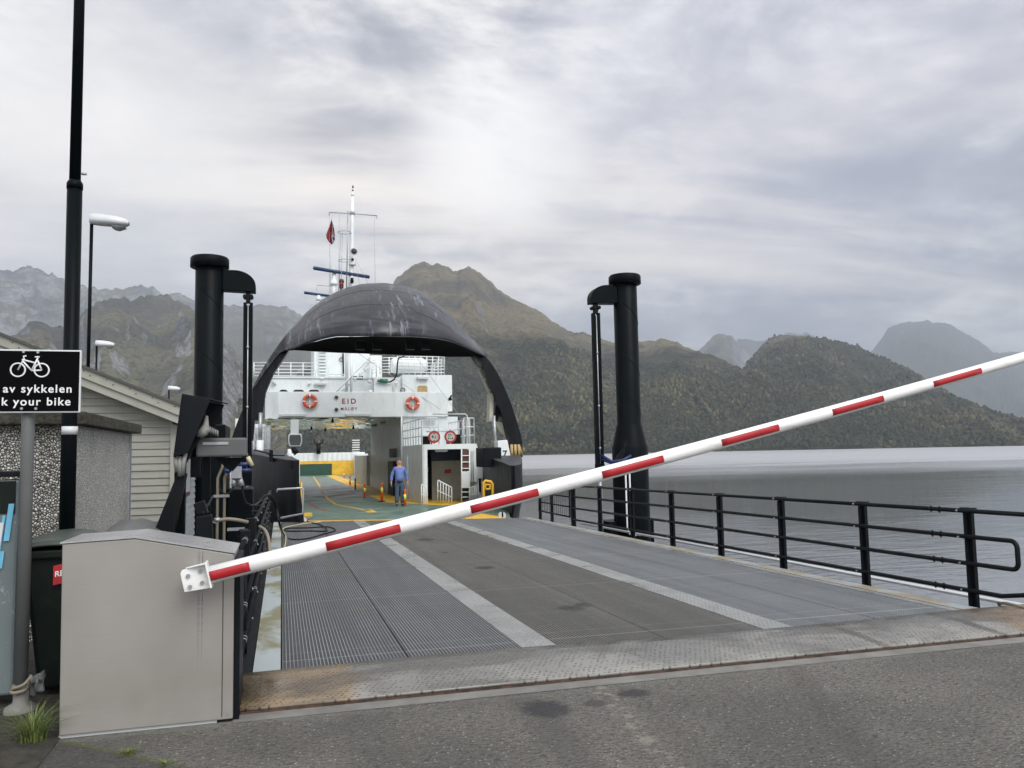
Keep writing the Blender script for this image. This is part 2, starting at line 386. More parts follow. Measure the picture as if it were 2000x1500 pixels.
K['gr3'] = grating('grating_pale', (.30, .32, .335), (.36, .38, .395), (.026, .031, .035), (.26, .25, .22), .35)

# dotted anti-slip plate
def dotted(name, c1, c2, tanend, dots=.8):
    mt, n = new_mat(name); p = pos(n); s = n.n('ShaderNodeSeparateXYZ', {0: p})
    v = n.n('ShaderNodeTexVoronoi', {'Vector': n.mapping(p, (1, 1, 0), (0, 0, R(28))), 'Scale': 25.0, 'Randomness': .30}).outputs['Distance']
    dot = n.m('SUBTRACT', 1.0, n.smooth(v, .20, .30))
    a = n.smooth(n.noise(p, 1.3, 5, .6, .4), .35, .65)
    c = n.mix(a, c1, c2)
    if tanend:
        e = n.m('ADD', n.m('MAXIMUM', n.m('SUBTRACT', .75, s.outputs[0]), n.m('MULTIPLY', n.m('SUBTRACT', s.outputs[0], 6.2), 1.1)), n.m('MULTIPLY', n.m('SUBTRACT', n.noise(p, 2.1, 3), .5), 1.1))
        e2 = n.m('MAXIMUM', n.smooth(e, .05, .35), n.m('MULTIPLY', n.smooth(n.noise(p, 1.7, 4, .6), .56, .66), .0))
        c = n.mix(n.m('MULTIPLY', e2, .85), c, (.235, .165, .095))
        wet = n.m('MULTIPLY', n.smooth(n.noise(n.mapping(p, (1, 2, 1), (0, 0, 0), (2.2, .6, 0)), .9, 5, .6, .6), .46, .62), .7)
        c = n.mix(wet, c, (.075, .068, .058))
        for x, wd in ((4.92, .07), (6.15, .08)):
            d = n.m('ADD', n.m('ABSOLUTE', n.m('SUBTRACT', s.outputs[0], x)), n.m('MULTIPLY', n.m('SUBTRACT', n.noise(p, 12, 3), .5), .09))
            c = n.mix(n.m('MULTIPLY', n.m('SUBTRACT', 1.0, n.smooth(d, wd*.4, wd)), .65), c, (.05, .042, .034))
    c = n.mix(n.m('MULTIPLY', dot, dots), c, (.035, .032, .03))
    out(n, c, n.m('ADD', .24, n.m('MULTIPLY', a, .38)), .0, dot, .5, .004, .5)
    return mt
K['plate'] = dotted('hinge_plate', (.125, .122, .112), (.23, .225, .21), True)
K['stripe'] = dotted('stripe_plate', (.20, .205, .20), (.27, .275, .27), False, .6)

# mossy side strip
mt, n = new_mat('side_strip'); p = pos(n)
c = n.mix(n.smooth(n.noise(n.mapping(p, (1, .5, 1)), 1.6, 5, .6, .4), .44, .6), (.36, .41, .42), (.20, .185, .105))
out(n, c, .6, .1, n.noise(p, 30, 3), .2, .003); K['strip'] = mt
mt, n = new_mat('tan_edge'); p = pos(n)
c = n.mix(n.smooth(n.noise(n.mapping(p, (1, .7, 1)), 2.5, 4, .6), .4, .6), (.30, .25, .16), (.33, .36, .37))
out(n, c, .6, 0, n.noise(p, 30, 3), .2, .003); K['tanedge'] = mt

# ferry deck
mt, n = new_mat('deck_green'); p = pos(n); s = n.n('ShaderNodeSeparateXYZ', {0: p})
a = n.smooth(n.noise(p, .7, 5, .65, .4), .4, .65)
c = n.mix(a, (.085, .15, .12), (.13, .20, .165))
d = n.m('MULTIPLY', n.smooth(s.outputs[1], 33, 40), n.m('SUBTRACT', 1.0, n.smooth(s.outputs[1], 58, 74)))
wear = n.m('MULTIPLY', d, n.smooth(n.noise(n.mapping(p, (.7, .12, 1)), 1.4, 5, .6, .3), .34, .55))
c = n.mix(n.m('MULTIPLY', wear, .85), c, (.12, .12, .115))
c = n.mix(n.m('MULTIPLY', n.smooth(n.noise(n.mapping(p, (1, 3, 1)), 1.7, 5, .7, .8), .58, .68), .5), c, (.05, .07, .06))
out(n, c, n.m('ADD', .3, n.m('MULTIPLY', a, .25)), 0, n.noise(p, 3, 3), .1, .02); K['deck'] = mt

# visor black with chalky paint loss streaks
mt, n = new_mat('visor_black'); p = pos(n); s = n.n('ShaderNodeSeparateXYZ', {0: p})
st = n.noise(n.mapping(p, (4.6, .8, .55)), 1.0, 6, .72, .4)
stp = n.m('MULTIPLY', n.smooth(st, .545, .63), n.smooth(n.noise(n.mapping(p, (.5, .5, .5), (0, 0, 0), (1.3, 0, 4.4)), 1.0, 2), .40, .56))
c = n.mix(n.smooth(n.noise(p, .5, 3), .3, .7), (.014, .016, .021), (.030, .033, .040))
c = n.mix(n.m('MULTIPLY', stp, .42), c, (.30, .33, .37))
dry = n.smooth(n.noise(n.mapping(p, (.3, .3, 1.6), (R(30), 0, 0)), 1.5, 5, .6, .5), .5, .72)
c = n.mix(n.m('MULTIPLY', dry, .25), c, (.16, .17, .19))
out(n, c, n.m('ADD', .22, n.m('MULTIPLY', st, .3)), .0, n.noise(p, 1.6, 3), .3, .05, .4); K['visor'] = mt
K['hull'] = mat('hull_black', (.006, .007, .009), .4, spec=.15, var=.3, scale=1, dirt=(.03, .03, .034), damt=.5, dscale=(1.5, 1.5, .15), bump=.3, bscale=1.3, bdist=.05)
K['hulltop'] = mat('hull_top', (.045, .05, .055), .5, spec=.25, var=.3, scale=2, dirt=(.03, .03, .03), damt=.5)
K['inner'] = mat('visor_inside', (.003, .003, .004), .9, spec=.05, var=.5, scale=1, dirt=(.022, .009, .004), damt=.5, dscale=(.6, .6, .6), bump=.2)
# glossy under-side of the bridge
mt, n = new_mat('ceiling_gloss'); p = pos(n)
wv = n.noise(n.mapping(p, (.9, 2.2, 1)), 1.1, 4, .55, .8)
out(n, (.42, .44, .36), .05, 1.0, None); K['ceil'] = mt

# siding
mt, n = new_mat('siding'); p = pos(n); s = n.n('ShaderNodeSeparateXYZ', {0: p})
a = n.noise(n.mapping(p, (1, 1, 9)), 1.4, 4, .6)
c = n.mix(n.smooth(a, .3, .7), (.225, .225, .20), (.27, .268, .235))
c = n.mix(n.m('MULTIPLY', n.smooth(n.noise(n.mapping(p, (3, 3, .6)), 1.6, 5, .7), .55, .75), .35), c, (.16, .155, .12))
out(n, c, .7, 0, n.noise(n.mapping(p, (3, 3, 40)), 3, 3), .2, .004); K['siding'] = mt
K['sidingw'] = mat('siding_white', (.34, .37, .385), .6, var=.06)
K['board'] = mat('rake_board', (.30, .30, .26), .65, var=.08, scale=3, dirt=(.2, .2, .15), damt=.4, dscale=(2, 2, 2))
K['roof'] = mat('roof_felt', (.07, .07, .065), .9)
K['slab'] = mat('mossy_slab', (.040, .037, .028), .95, var=.5, scale=10, dirt=(.05, .055, .018), damt=.6, dscale=(2, 2, 2), bump=.9, bscale=25, bdist=.03)
def pebble(name, sc, dark, lo=(.22, .21, .19), hi=(.62, .61, .57)):
    mt, n = new_mat(name); p = pos(n)
    pw = n.n('ShaderNodeVectorMath', {0: p, 1: n.n('ShaderNodeVectorMath', {0: n.n('ShaderNodeTexNoise', {'Vector': p, 'Scale': 9.0}).outputs[1], 1: (.03, .03, .03)}, operation='MULTIPLY').outputs[0]}, operation='ADD').outputs[0]
    v = n.n('ShaderNodeTexVoronoi', {'Vector': pw, 'Scale': sc, 'Randomness': .95}, feature='DISTANCE_TO_EDGE').outputs[0]
    vc = n.n('ShaderNodeTexVoronoi', {'Vector': pw, 'Scale': sc, 'Randomness': .95})
    g = n.n('ShaderNodeSeparateColor', {0: vc.outputs['Color']}).outputs[0]
    st = n.smooth(v, .07, .17)
    pc = n.mix(g, lo, hi); c = n.mix(st, dark, pc)
    c = n.mix(n.m('MULTIPLY', n.smooth(n.noise(p, 1.2, 4), .5, .7), .25), c, (.05, .05, .04))
    hgt = n.m('SUBTRACT', 1.0, vc.outputs['Distance'])
    out(n, c, .65, 0, n.m('MULTIPLY', hgt, st), .9, .02); return mt
K['pebA'] = pebble('pebble_dash', 40.0, (.030, .028, .022)); K['pebB'] = pebble('fine_pebble_dash', 46.0, (.28, .28, .26), (.42, .42, .39), (.80, .80, .76))
# utility box
mt, n = new_mat('utility_box'); p = pos(n); s = n.n('ShaderNodeSeparateXYZ', {0: p})
c = n.mix(n.smooth(n.noise(p, 1.5, 4), .3, .7), (.12, .15, .155), (.16, .19, .195))
c = n.mix(n.m('MULTIPLY', n.smooth(n.noise(n.mapping(p, (5, 5, 5)), 2.0, 5, .75, 1.2), .60, .64), .5), c, (.36, .40, .42))
out(n, c, .45, .1, n.noise(p, 20, 3), .1, .003); K['ubox'] = mt

# water
mt, n = new_mat('fjord_water'); p = pos(n); s = n.n('ShaderNodeSeparateXYZ', {0: p})
w1 = n.noise(n.mapping(p, (.55, 1.5, 1), (0, 0, R(-14))), 1.0, 3, .55, .3)
w2 = n.noise(n.mapping(p, (2.2, 4.6, 1), (0, 0, R(-20))), 1.0, 4, .6)
w3 = n.noise(n.mapping(p, (.05, .22, 1), (0, 0, R(-14))), 1.0, 3, .5, .5)
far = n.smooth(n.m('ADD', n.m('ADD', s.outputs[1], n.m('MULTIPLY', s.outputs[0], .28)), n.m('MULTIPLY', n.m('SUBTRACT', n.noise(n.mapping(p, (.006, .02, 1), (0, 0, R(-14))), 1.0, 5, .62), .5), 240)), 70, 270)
near = n.m('MULTIPLY', n.smooth(n.m('SUBTRACT', 34.0, n.m('ADD', s.outputs[0], n.m('MULTIPLY', s.outputs[1], .05))), 0, 18), n.smooth(s.outputs[1], 14, 26))
ruf = n.m('MAXIMUM', far, n.m('MULTIPLY', near, 1.1))
hgt = n.m('ADD', n.m('MULTIPLY', w3, 1.1), n.m('ADD', n.m('MULTIPLY', w1, n.m('ADD', .34, n.m('MULTIPLY', ruf, 1.3))), n.m('MULTIPLY', w2, n.m('ADD', .012, n.m('MULTIPLY', ruf, .55)))))
bw = out(n, n.mix(far, (.14, .15, .16), (.47, .48, .495)), n.m('ADD', n.m('MULTIPLY', near, .10), n.m('ADD', .03, n.m('MULTIPLY', far, .34))), n.m('ADD', .16, n.m('MULTIPLY', n.m('MULTIPLY', far, .42), n.m('ADD', .55, n.m('MULTIPLY', n.smooth(n.noise(n.mapping(p, (.004, .035, 1), (0, 0, R(-14))), 1.0, 5, .65), .38, .62), .75)))), hgt, .35, .11, .5)  # far band's pale colour stands in for sky reflected off ripples
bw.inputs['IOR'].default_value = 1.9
K['water'] = mt

# mountains
def rock(name, rockc, browns, greens, tree, treetop, zmax, far=False, bias=0.0):
    """browns/greens colours; tree = amount of woodland 0..1; treetop = height where woods thin out"""
    mt, n = new_mat(name); g = n.n('ShaderNodeNewGeometry'); p = g.outputs['Position']; s = n.n('ShaderNodeSeparateXYZ', {0: p}); nz = n.n('ShaderNodeSeparateXYZ', {0: g.outputs['Normal']}).outputs[2]
    b1 = n.noise(p, .0045, 6, .62, .3); b2 = n.noise(p, .018, 6, .68); b3 = n.noise(p, .07, 4, .7)
    gr = n.mix(n.smooth(b1, .36, .64), browns[0], browns[1])
    gr = n.mix(n.m('MULTIPLY', n.smooth(b3, .4, .66), .5), gr, browns[2])
    rm = n.smooth(n.m('ADD', n.m('ADD', n.m('MULTIPLY', n.m('SUBTRACT', 1.0, nz), .9), n.m('MULTIPLY', b2, .8)), n.m('MULTIPLY', n.m('DIVIDE', s.outputs[2], zmax), .18)), .78-bias, .95-bias)
    rk = n.mix(n.smooth(n.noise(n.mapping(p, (1, 1, 2.2), (R(35), R(20), 0)), .03, 6, .7, .5), .35, .65), [x*.55 for x in rockc], rockc)
    c = n.mix(rm, gr, rk)
    c = n.mix(n.m('MULTIPLY', n.smooth(n.noise(p, .0028, 5, .6, .6), .46, .62), .6), c, (.040, .046, .052))
    c = n.mix(n.m('MULTIPLY', n.smooth(b3, .5, .62), .5), c, (.03, .03, .025))
    hgt = n.m('ADD', n.m('MULTIPLY', b2, 30.0), n.m('MULTIPLY', b3, 9.0))
    if tree > 0:
        v = n.n('ShaderNodeTexVoronoi', {'Vector': p, 'Scale': .105}); vd = v.outputs['Distance']; vs_ = n.n('ShaderNodeSeparateColor', {0: v.outputs['Color']})
        tcol = n.mix(vs_.outputs[0], greens[0], greens[1])
        au = n.m('MULTIPLY', n.smooth(vs_.outputs[1], .80, .9), n.smooth(n.noise(p, .006, 4, .6), .45, .62))
        tcol = n.mix(n.m('MULTIPLY', au, .85), tcol, greens[2])
        tcol = n.mix(n.smooth(n.noise(p, .011, 4, .6), .42, .66), tcol, [x*.55 for x in greens[0]])
        tcol = n.mix(n.smooth(vd, .45, .75), tcol, (.010, .014, .008))
        tm = n.m('MULTIPLY', n.smooth(n.m('ADD', n.m('DIVIDE', n.m('SUBTRACT', treetop, s.outputs[2]), treetop*.5), n.m('MULTIPLY', n.m('SUBTRACT', b1, .5), 4.0)), -.25, .45), tree)
        tm = n.m('MULTIPLY', tm, n.m('SUBTRACT', 1.0, n.m('MULTIPLY', n.smooth(b2, .60, .68), .7)))
        c = n.mix(tm, c, tcol)
        hgt = n.m('ADD', hgt, n.m('MULTIPLY', n.m('MULTIPLY', n.m('SUBTRACT', 1.0, vd), 9.0), tm))
    bp = n.n('ShaderNodeBump', {'Strength': .9, 'Distance': 1.0, 'Height': hgt})
    b = n.n('ShaderNodeBsdfPrincipled', {'Base Color': c, 'Roughness': .95, 'Specular IOR Level': .1, 'Normal': bp.outputs[0]})
    n.n('ShaderNodeOutputMaterial', {0: b.outputs[0]}); return mt
GR = ((.036, .042, .026), (.070, .070, .040), (.14, .12, .055))
BRN = ((.175, .15, .095), (.23, .185, .115), (.10, .10, .07))
K['mB'] = rock('mountain_wooded', (.27, .265, .26), BRN, GR, 1.0, 330.0, 900)
K['mD'] = rock('hill_wooded', (.16, .155, .15), BRN, GR, 1.0, 420.0, 600)
K['mA'] = rock('mountain_rocky', (.37, .37, .38), ((.15, .135, .10), (.155, .155, .10), (.09, .085, .07)), GR, 0, 1, 1200, bias=.13)
K['mE'] = rock('mountain_far', (.16, .17, .18), ((.08, .09, .06), (.10, .10, .07), (.07, .07, .06)), GR, 0, 1, 2500)

# ------------------------------------------------------------------ setting
WZ = -2.2
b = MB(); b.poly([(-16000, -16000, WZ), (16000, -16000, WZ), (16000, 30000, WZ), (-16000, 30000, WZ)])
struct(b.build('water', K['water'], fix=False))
b = MB()
b.prism([(-60, -40, WZ-2), (60, -40, WZ-2), (60, 5.94, WZ-2), (7.9, 5.94, WZ-2), (-.5, 5.94, WZ-2), (-.5, 21, WZ-2), (-3.2, 24, WZ-2), (-4.5, 60, WZ-2), (-60, 120, WZ-2)], (0, 0, 2-WZ))
struct(b.build('ground', K['asphalt']))
b = MB(); b.prism([(-.5, 5.955, -1.2), (-.37, 5.955, -1.2), (-.37, 21, -1.2), (-.5, 21, -1.2)], (0, 0, 1.18))
struct(b.build('quay_edge', K['concrete']))
b = MB()
rows = []
for i in range(9):
    r_ = []
    for j in range(15):
        x = -3.2+i*.235; y = 5.15+j*.28
        inside = min(x+3.2, -1.32-x, y-5.15, 9.0-y)
        r_.append((x, y, .006+max(0, min(inside, .3))*.16*(noise.noise((x*3, y*3, 2))*.6+.55)))
    rows.append(r_)
b.grid(rows); struct(b.build('soil', K['earth'], fix=False))

def interp(pts, x):
    for a, c_ in zip(pts, pts[1:]):
        if x <= c_[0]:
            t = (x-a[0])/(c_[0]-a[0]) if c_[0] > a[0] else 0
            return [a[k]+(c_[k]-a[k])*t for k in range(len(a))]
    return list(pts[-1])
def terrain(name, mt, pts, Yb, nu, nv, gull, seed, jag=1.0, zb=None, pw=1.0, back=.5, gl=1.0):
    """a massif: ridge line of (px, py, Y) survey points, foot at distance Yb, noise relief over it, falling away behind"""
    zb = WZ-1.5 if zb is None else zb
    bm = bmesh.new(); rows = []
    x0, x1 = pts[0][0], pts[-1][0]
    for i in range(nu+1):
        px = x0+(x1-x0)*i/nu; _, py, Yr = interp(pts, px)
        rp = P(px, py, Yr); k = Yb/Yr if not hasattr(Yb, '__len__') else (Yb[0]+(Yb[1]-Yb[0])*i/nu)/Yr
        foot = Vector((rp.x*k, rp.y*k, zb)); row = []
        jg0 = (noise.fractal(Vector((px*.06, seed, 0)), .9, 2.1, 4))*jag*(Yr/1600.0)*5
        for j in range(nv+1):
            t = j/nv*(1+back); jg = jg0*max(0, min(1, (t-.86)/.14))
            if t <= 1:
                xy = foot.lerp(rp, t); h = zb+(rp.z+jg-zb)*(t**pw)
                u = px*.010*gl
                warp = noise.noise(Vector((u*1.3, t*1.7, seed+5)))*.8
                wx, wy = xy.x/900.0+warp*.35, xy.y/900.0+warp*.3; rg = .8*noise.ridged_multi_fractal(Vector((wx*1.6*gl, wy*1.1*gl, seed)), .95, 2.1, 7, 1.0, 2.0)+.2*noise.ridged_multi_fractal(Vector((u*1.1+t*1.4+warp, t*1.1, seed)), 1.0, 2.1, 5, 1.0, 2.0)
                fr = noise.fractal(Vector((xy.x*.004, xy.y*.004, seed)), .9, 2.0, 7)
                bl = noise.noise(Vector((u*.8, t*1.5, seed+9)))
                env = math.sin(math.pi*min(1, t))**.8*.8+.02*t
                h += env*gull*((rg-1.1)*.45+bl*.5)+fr*gull*.22*min(1, t*6)*(.25+.75*env)
                h = max(h, zb+t*3)
            else:
                q = t-1; xy = rp.copy(); xy.x *= 1+q*.6; xy.y *= 1+q*.6; h = (rp.z+jg0)-(q/back)*(rp.z-zb)*.8+noise.fractal(Vector((xy.x*.004, xy.y*.004, seed)), .9, 2.0, 5)*gull*.2*min(1, q*6)
            row.append(bm.verts.new((xy.x, xy.y, h)))
        rows.append(row)
    for a, c_ in zip(rows, rows[1:]):
        for j in range(nv):
            f = bm.faces.new([a[j], c_[j], c_[j+1], a[j+1]]); f.smooth = True
    me = bpy.data.meshes.new(name); bm.to_mesh(me); bm.free(); o = bpy.data.objects.new(name, me); C.objects.link(o); me.materials.append(mt)
    return struct(o)
# far peaks first
terrain('mountain', K['mE'], [(1560, 870, 9000), (1620, 780, 9000), (1705, 684, 9000), (1735, 640, 9000), (1762, 630, 9000), (1800, 626, 9000), (1850, 630, 9000), (1882, 648, 9000), (1920, 672, 9000), (1945, 690, 9200), (1980, 684, 10000), (2030, 700, 10000), (2150, 740, 9500)], 4500, 220, 70, 330, 31)
terrain('mountain', K['mA'], [(1250, 800, 6200), (1330, 740, 6200), (1365, 682, 6200), (1385, 662, 6200), (1405, 648, 6200), (1430, 655, 6200), (1455, 683, 6200), (1500, 740, 6200), (1560, 800, 6200)], 3800, 120, 50, 170, 12)
terrain('mountain', K['mE'], [(1400, 760, 9500), (1440, 664, 9500), (1458, 660, 9500), (1476, 668, 9500), (1540, 650, 9500), (1590, 654, 9500), (1700, 760, 9500)], 7000, 90, 30, 120, 17)
terrain('mountain', K['mA'], [(-260, 600, 7000), (-120, 560, 7000), (0, 522, 7000), (30, 528, 7000), (60, 524, 7000), (100, 534, 7000), (130, 552, 7000), (200, 566, 7200), (300, 560, 7400), (320, 575, 7400), (350, 574, 7400), (390, 600, 7400), (450, 640, 7400)], 4200, 220, 90, 420, 3, jag=1.6)
terrain('mountain', K['mA'], [(380, 640, 7600), (440, 596, 7600), (470, 599, 7600), (500, 596, 7600), (530, 597, 7600), (560, 599, 7600), (575, 606, 7600), (600, 620, 7600), (700, 660, 7600), (850, 700, 7600)], 3600, 150, 60, 260, 8)
terrain('mountain', K['mA'], [(-300, 760, 2700), (-100, 720, 2700), (30, 665, 2800), (60, 645, 2800), (100, 640, 2800), (140, 632, 2900), (165, 605, 3000), (190, 592, 3100), (215, 583, 3200), (250, 581, 3200), (300, 578, 3300), (330, 574, 3300), (350, 584, 3200), (380, 604, 3100), (420, 635, 2900), (470, 720, 2600), (520, 800, 2300), (560, 850, 2000)], (1100, 900), 260, 110, 210, 21, jag=1.3, zb=-1)
TB = terrain('mountain', K['mB'], [(380, 850, 1700), (440, 800, 1900), (500, 760, 2200), (560, 740, 2600), (660, 690, 3000), (740, 620, 3300), (765, 560, 3400), (772, 548, 3400), (790, 532, 3400), (810, 517, 3400), (828, 511, 3400), (845, 517, 3400), (858, 514, 3400), (878, 525, 3350), (893, 532, 3300), (900, 525, 3300), (915, 519, 3300), (932, 528, 3250), (960, 552, 3200), (985, 573, 3100), (1020, 593, 3000), (1050, 611, 2900), (1085, 634, 2800), (1112, 648, 2750), (1135, 646, 2700), (1165, 655, 2650), (1195, 666, 2600), (1250, 668, 2500), (1305, 665, 2450), (1335, 676, 2350), (1375, 688, 2250), (1420, 705, 2150), (1450, 722, 2050), (1500, 742, 1950), (1600, 795, 1750), (1700, 845, 1550), (1760, 866, 1420)], (1330, 1200), 520, 150, 150, 41, jag=1.0)
TD = terrain('hill', K['mD'], [(1380, 860, 1800), (1440, 730, 2600), (1460, 708, 2600), (1480, 680, 2650), (1495, 664, 2650), (1512, 655, 2650), (1550, 653, 2650), (1590, 658, 2650), (1640, 664, 2600), (1690, 682, 2500), (1740, 706, 2350), (1790, 735, 2150), (1850, 770, 1950), (1900, 792, 1800), (1950, 818, 1650), (1985, 830, 1550), (2040, 833, 1450), (2160, 845, 1350)], (1250, 950), 300, 100, 120, 57, jag=1.0)

# woods on the two near slopes: every crown real geometry, each with its own tint
import numpy as np
def woods(name, terr, nu, nv, zt, dens, seed):
    rng = np.random.default_rng(seed); me = terr.data
    co = np.empty(len(me.vertices)*3, np.float32); me.vertices.foreach_get('co', co); G = co.reshape(nu+1, nv+1, 3)
    A = G[:-1, :-1]; B_ = G[1:, :-1]; D_ = G[:-1, 1:]; area = np.linalg.norm(np.cross(B_-A, D_-A), axis=2)
    vis_ = np.ones_like(area); area = area*(A[:, :, 2] > WZ+.5)
    jmax = int(nv/1.5)+1; area[:, jmax:] = 0
    zc_ = A[:, :, 2]; n1 = np.array([[noise.fractal(Vector((float(A[i, j, 0])*.0035, float(A[i, j, 1])*.0035, 2.0)), .9, 2.0, 5) for j in range(nv)] for i in range(nu)])
    n2 = np.array([[noise.fractal(Vector((float(A[i, j, 0])*.010, float(A[i, j, 1])*.010, 7.0)), .9, 2.0, 4) for j in range(nv)] for i in range(nu)])
    dist = np.linalg.norm(A[:, :, :2], axis=2)
    want = np.clip((zt-zc_)/(zt*.35)+n1*1.8, 0, 1)*np.clip(1.25+n2*2.6, .06, 1)
    lam = area*want*dens*np.clip(1800/dist, .45, 1.3)**2
    cnt = rng.poisson(lam); ii, jj = np.nonzero(cnt); rep = cnt[ii, jj]; ii = np.repeat(ii, rep); jj = np.repeat(jj, rep); N = len(ii)
    u = rng.random(N)[:, None]; v = rng.random(N)[:, None]
    p = G[ii, jj]*(1-u)*(1-v)+G[ii+1, jj]*u*(1-v)+G[ii, jj+1]*(1-u)*v+G[ii+1, jj+1]*u*v
    r = (rng.random(N)**1.5*2.6+2.1)*np.clip(dist[ii, jj]/1800, .9, 1.5); hgt = r*rng.uniform(1.3, 2.3, N)
    ring = []
    for (zz, rr, ph) in ((.0, .55, 0), (.38, 1.0, .5), (.72, .72, 0)):
        for k in range(5): a = 2*math.pi*(k+ph)/5; ring.append((rr*math.cos(a), rr*math.sin(a), zz))
    ring.append((0, 0, 1.0)); T = np.array(ring, np.float32); nvt = len(T)
    V = T[None]*np.stack([r, r, hgt], 1)[:, None, :]; rot = rng.random(N)*6.28; c_, s_ = np.cos(rot)[:, None], np.sin(rot)[:, None]
    x = V[:, :, 0]*c_-V[:, :, 1]*s_; y = V[:, :, 0]*s_+V[:, :, 1]*c_; jit = 1+.28*(rng.random((N, nvt))-.5)
    W_ = np.stack([x*jit, y*jit, V[:, :, 2]*jit], 2)+p[:, None, :]; W_[:, :, 2] -= 1.0
    F = []
    for a in range(2):
        for k in range(5):
            k2 = (k+1) % 5
            F += [(a*5+k, a*5+k2, (a+1)*5+k), (a*5+k2, (a+1)*5+k2, (a+1)*5+k)]
    F += [(10+k, 10+(k+1) % 5, 15) for k in range(5)]
    F = np.array(F); FF = (F[None]+(np.arange(N)*nvt)[:, None, None]).reshape(-1, 3); nf = len(FF)
    m2 = bpy.data.meshes.new(name); m2.vertices.add(N*nvt); m2.vertices.foreach_set('co', W_.astype(np.float32).ravel()); m2.loops.add(nf*3); m2.loops.foreach_set('vertex_index', FF.astype(np.int32).ravel())
    m2.polygons.add(nf); m2.polygons.foreach_set('loop_start', np.arange(0, nf*3, 3, dtype=np.int32)); m2.polygons.foreach_set('use_smooth', np.ones(nf, bool)); m2.update()
    at = m2.attributes.new('tint', 'FLOAT', 'POINT'); at.data.foreach_set('value', np.repeat(np.clip(rng.random(N)*.85+n1[ii, jj]*.5, 0, 1), nvt).astype(np.float32))
    au = m2.attributes.new('autumn', 'FLOAT', 'POINT'); au.data.foreach_set('value', np.repeat((rng.random(N) < np.clip(.06+n1[ii, jj]*.35, .015, .22)).astype(np.float32)*rng.random(N), nvt).astype(np.float32))
    m2.materials.append(K['trees']); o = bpy.data.objects.new(name, m2); C.objects.link(o); o['kind'] = 'stuff'; return N
mt, n = new_mat('tree_crowns'); a = n.n('ShaderNodeAttribute', attribute_name='tint').outputs['Fac']; au = n.n('ShaderNodeAttribute', attribute_name='autumn').outputs['Fac']
c = n.ramp(a, [(0, (.036, .042, .031)), (.45, (.060, .065, .042)), (.8, (.088, .087, .055)), (1, (.12, .108, .068))]); c = n.mix(au, c, (.20, .165, .08))
out(n, c, .9, 0, None, spec=.1); K['trees'] = mt
na = woods('forest', TB, 520, 150, 250, .018, 3); nb_ = woods('forest', TD, 300, 100, 380, .018, 5)
print('trees', na, nb_)
# ------------------------------------------------------------------ link-span ramp
SL = math.tan(R(.65))
def rz(y): return .05-SL*(y-6.2)
RAMP = thing('ferry_ramp', 'long steel link ramp with three grating lanes leading from the quay down to the ferry', 'ferry ramp', (3.4, 6, 0))
def endY(x): return 25.2-(x/7.0)*2.5
def strip(name, x0, x1, mt, dz=0.0, y0=6.80, th=.05, ye=None, bev=0):
    e0 = (ye or endY(x0)); e1 = (ye or endY(x1)); b = MB()
    b.hexa([(x0, y0, rz(y0)-th), (x1, y0, rz(y0)-th), (x1, e1, rz(e1)-th), (x0, e0, rz(e0)-th), (x0, y0, rz(y0)+dz), (x1, y0, rz(y0)+dz), (x1, e1, rz(e1)+dz), (x0, e0, rz(e0)+dz)])
    return b.build(name, mt, RAMP, bevel=bev)
strip('side_plate', -.21, .0, K['strip'], .006)
strip('grating', .015, 1.02, K['gr1']).__setitem__('label', 'blue grey grating lane, outer left half')
strip('grating', 1.035, 2.0, K['gr1']).__setitem__('label', 'blue grey grating lane, inner half')
strip('steel_strip', 2.003, 2.31, K['stripe'], .006)
strip('grating', 2.313, 4.315, K['gr2']).__setitem__('label', 'brown worn middle grating lane')
strip('steel_strip', 4.318, 4.63, K['stripe'], .006)
strip('grating', 4.633, 6.56, K['gr3']).__setitem__('label', 'pale blue grey grating lane by the water railing')
strip('side_plate', 6.563, 6.66, K['stripe'], .005)
strip('side_plate', 6.663, 6.86, K['tanedge'], .012)
b = MB()      # girder below the deck and at its sides
for x0, x1 in ((-.34, -.22), (6.87, 7.0)):
    b.hexa([(x0, 6.8, rz(6.8)-.55), (x1, 6.8, rz(6.8)-.55), (x1, endY(x1), rz(23)-.75), (x0, endY(x0), rz(23)-.75), (x0, 6.8, rz(6.8)-.02), (x1, 6.8, rz(6.8)-.02), (x1, endY(x1), rz(endY(x1))-.02), (x0, endY(x0), rz(endY(x0))-.02)])
b.hexa([(-.21, 6.8, rz(6.8)-.5), (6.86, 6.8, rz(6.8)-.5), (6.86, 22.6, rz(23)-.5), (-.21, 25, rz(23)-.5), (-.21, 6.8, rz(6.8)-.06), (6.86, 6.8, rz(6.8)-.06), (6.86, 22.6, rz(23)-.06), (-.21, 25, rz(25)-.06)])
b.build('girder', K['black'], RAMP)
# hinge plate: slightly arched thick plate
b = MB(); rows = []
for i in range(29):
    x = -.285+i*(8.1/28); r_ = []
    for j in range(7):
        y = 5.97+j*.145
        z = .028+.026*min(1, j/3)+(.012*math.sin(x*1.1))*(j/6)+(.05*max(0, (x-6.6))/1.2*math.sin(min(1, j/6)*math.pi) if x > 6.6 else 0)
        r_.append((x, y, z))
    rows.append(r_)
b.grid(rows)
b.build('hinge_plate', K['plate'], RAMP, solid=.022, fix=True)
b = MB(); b.box(-.28, 7.8, 5.958, 5.975, .0, .018); b.build('rusty_edge', K['rust'], RAMP)
# wheel marks / small seams
b = MB(); b.box(-.3, 7.8, 5.80, 5.955, .002, .006); o = b.build('joint_strip', K['concrete']); struct(o)

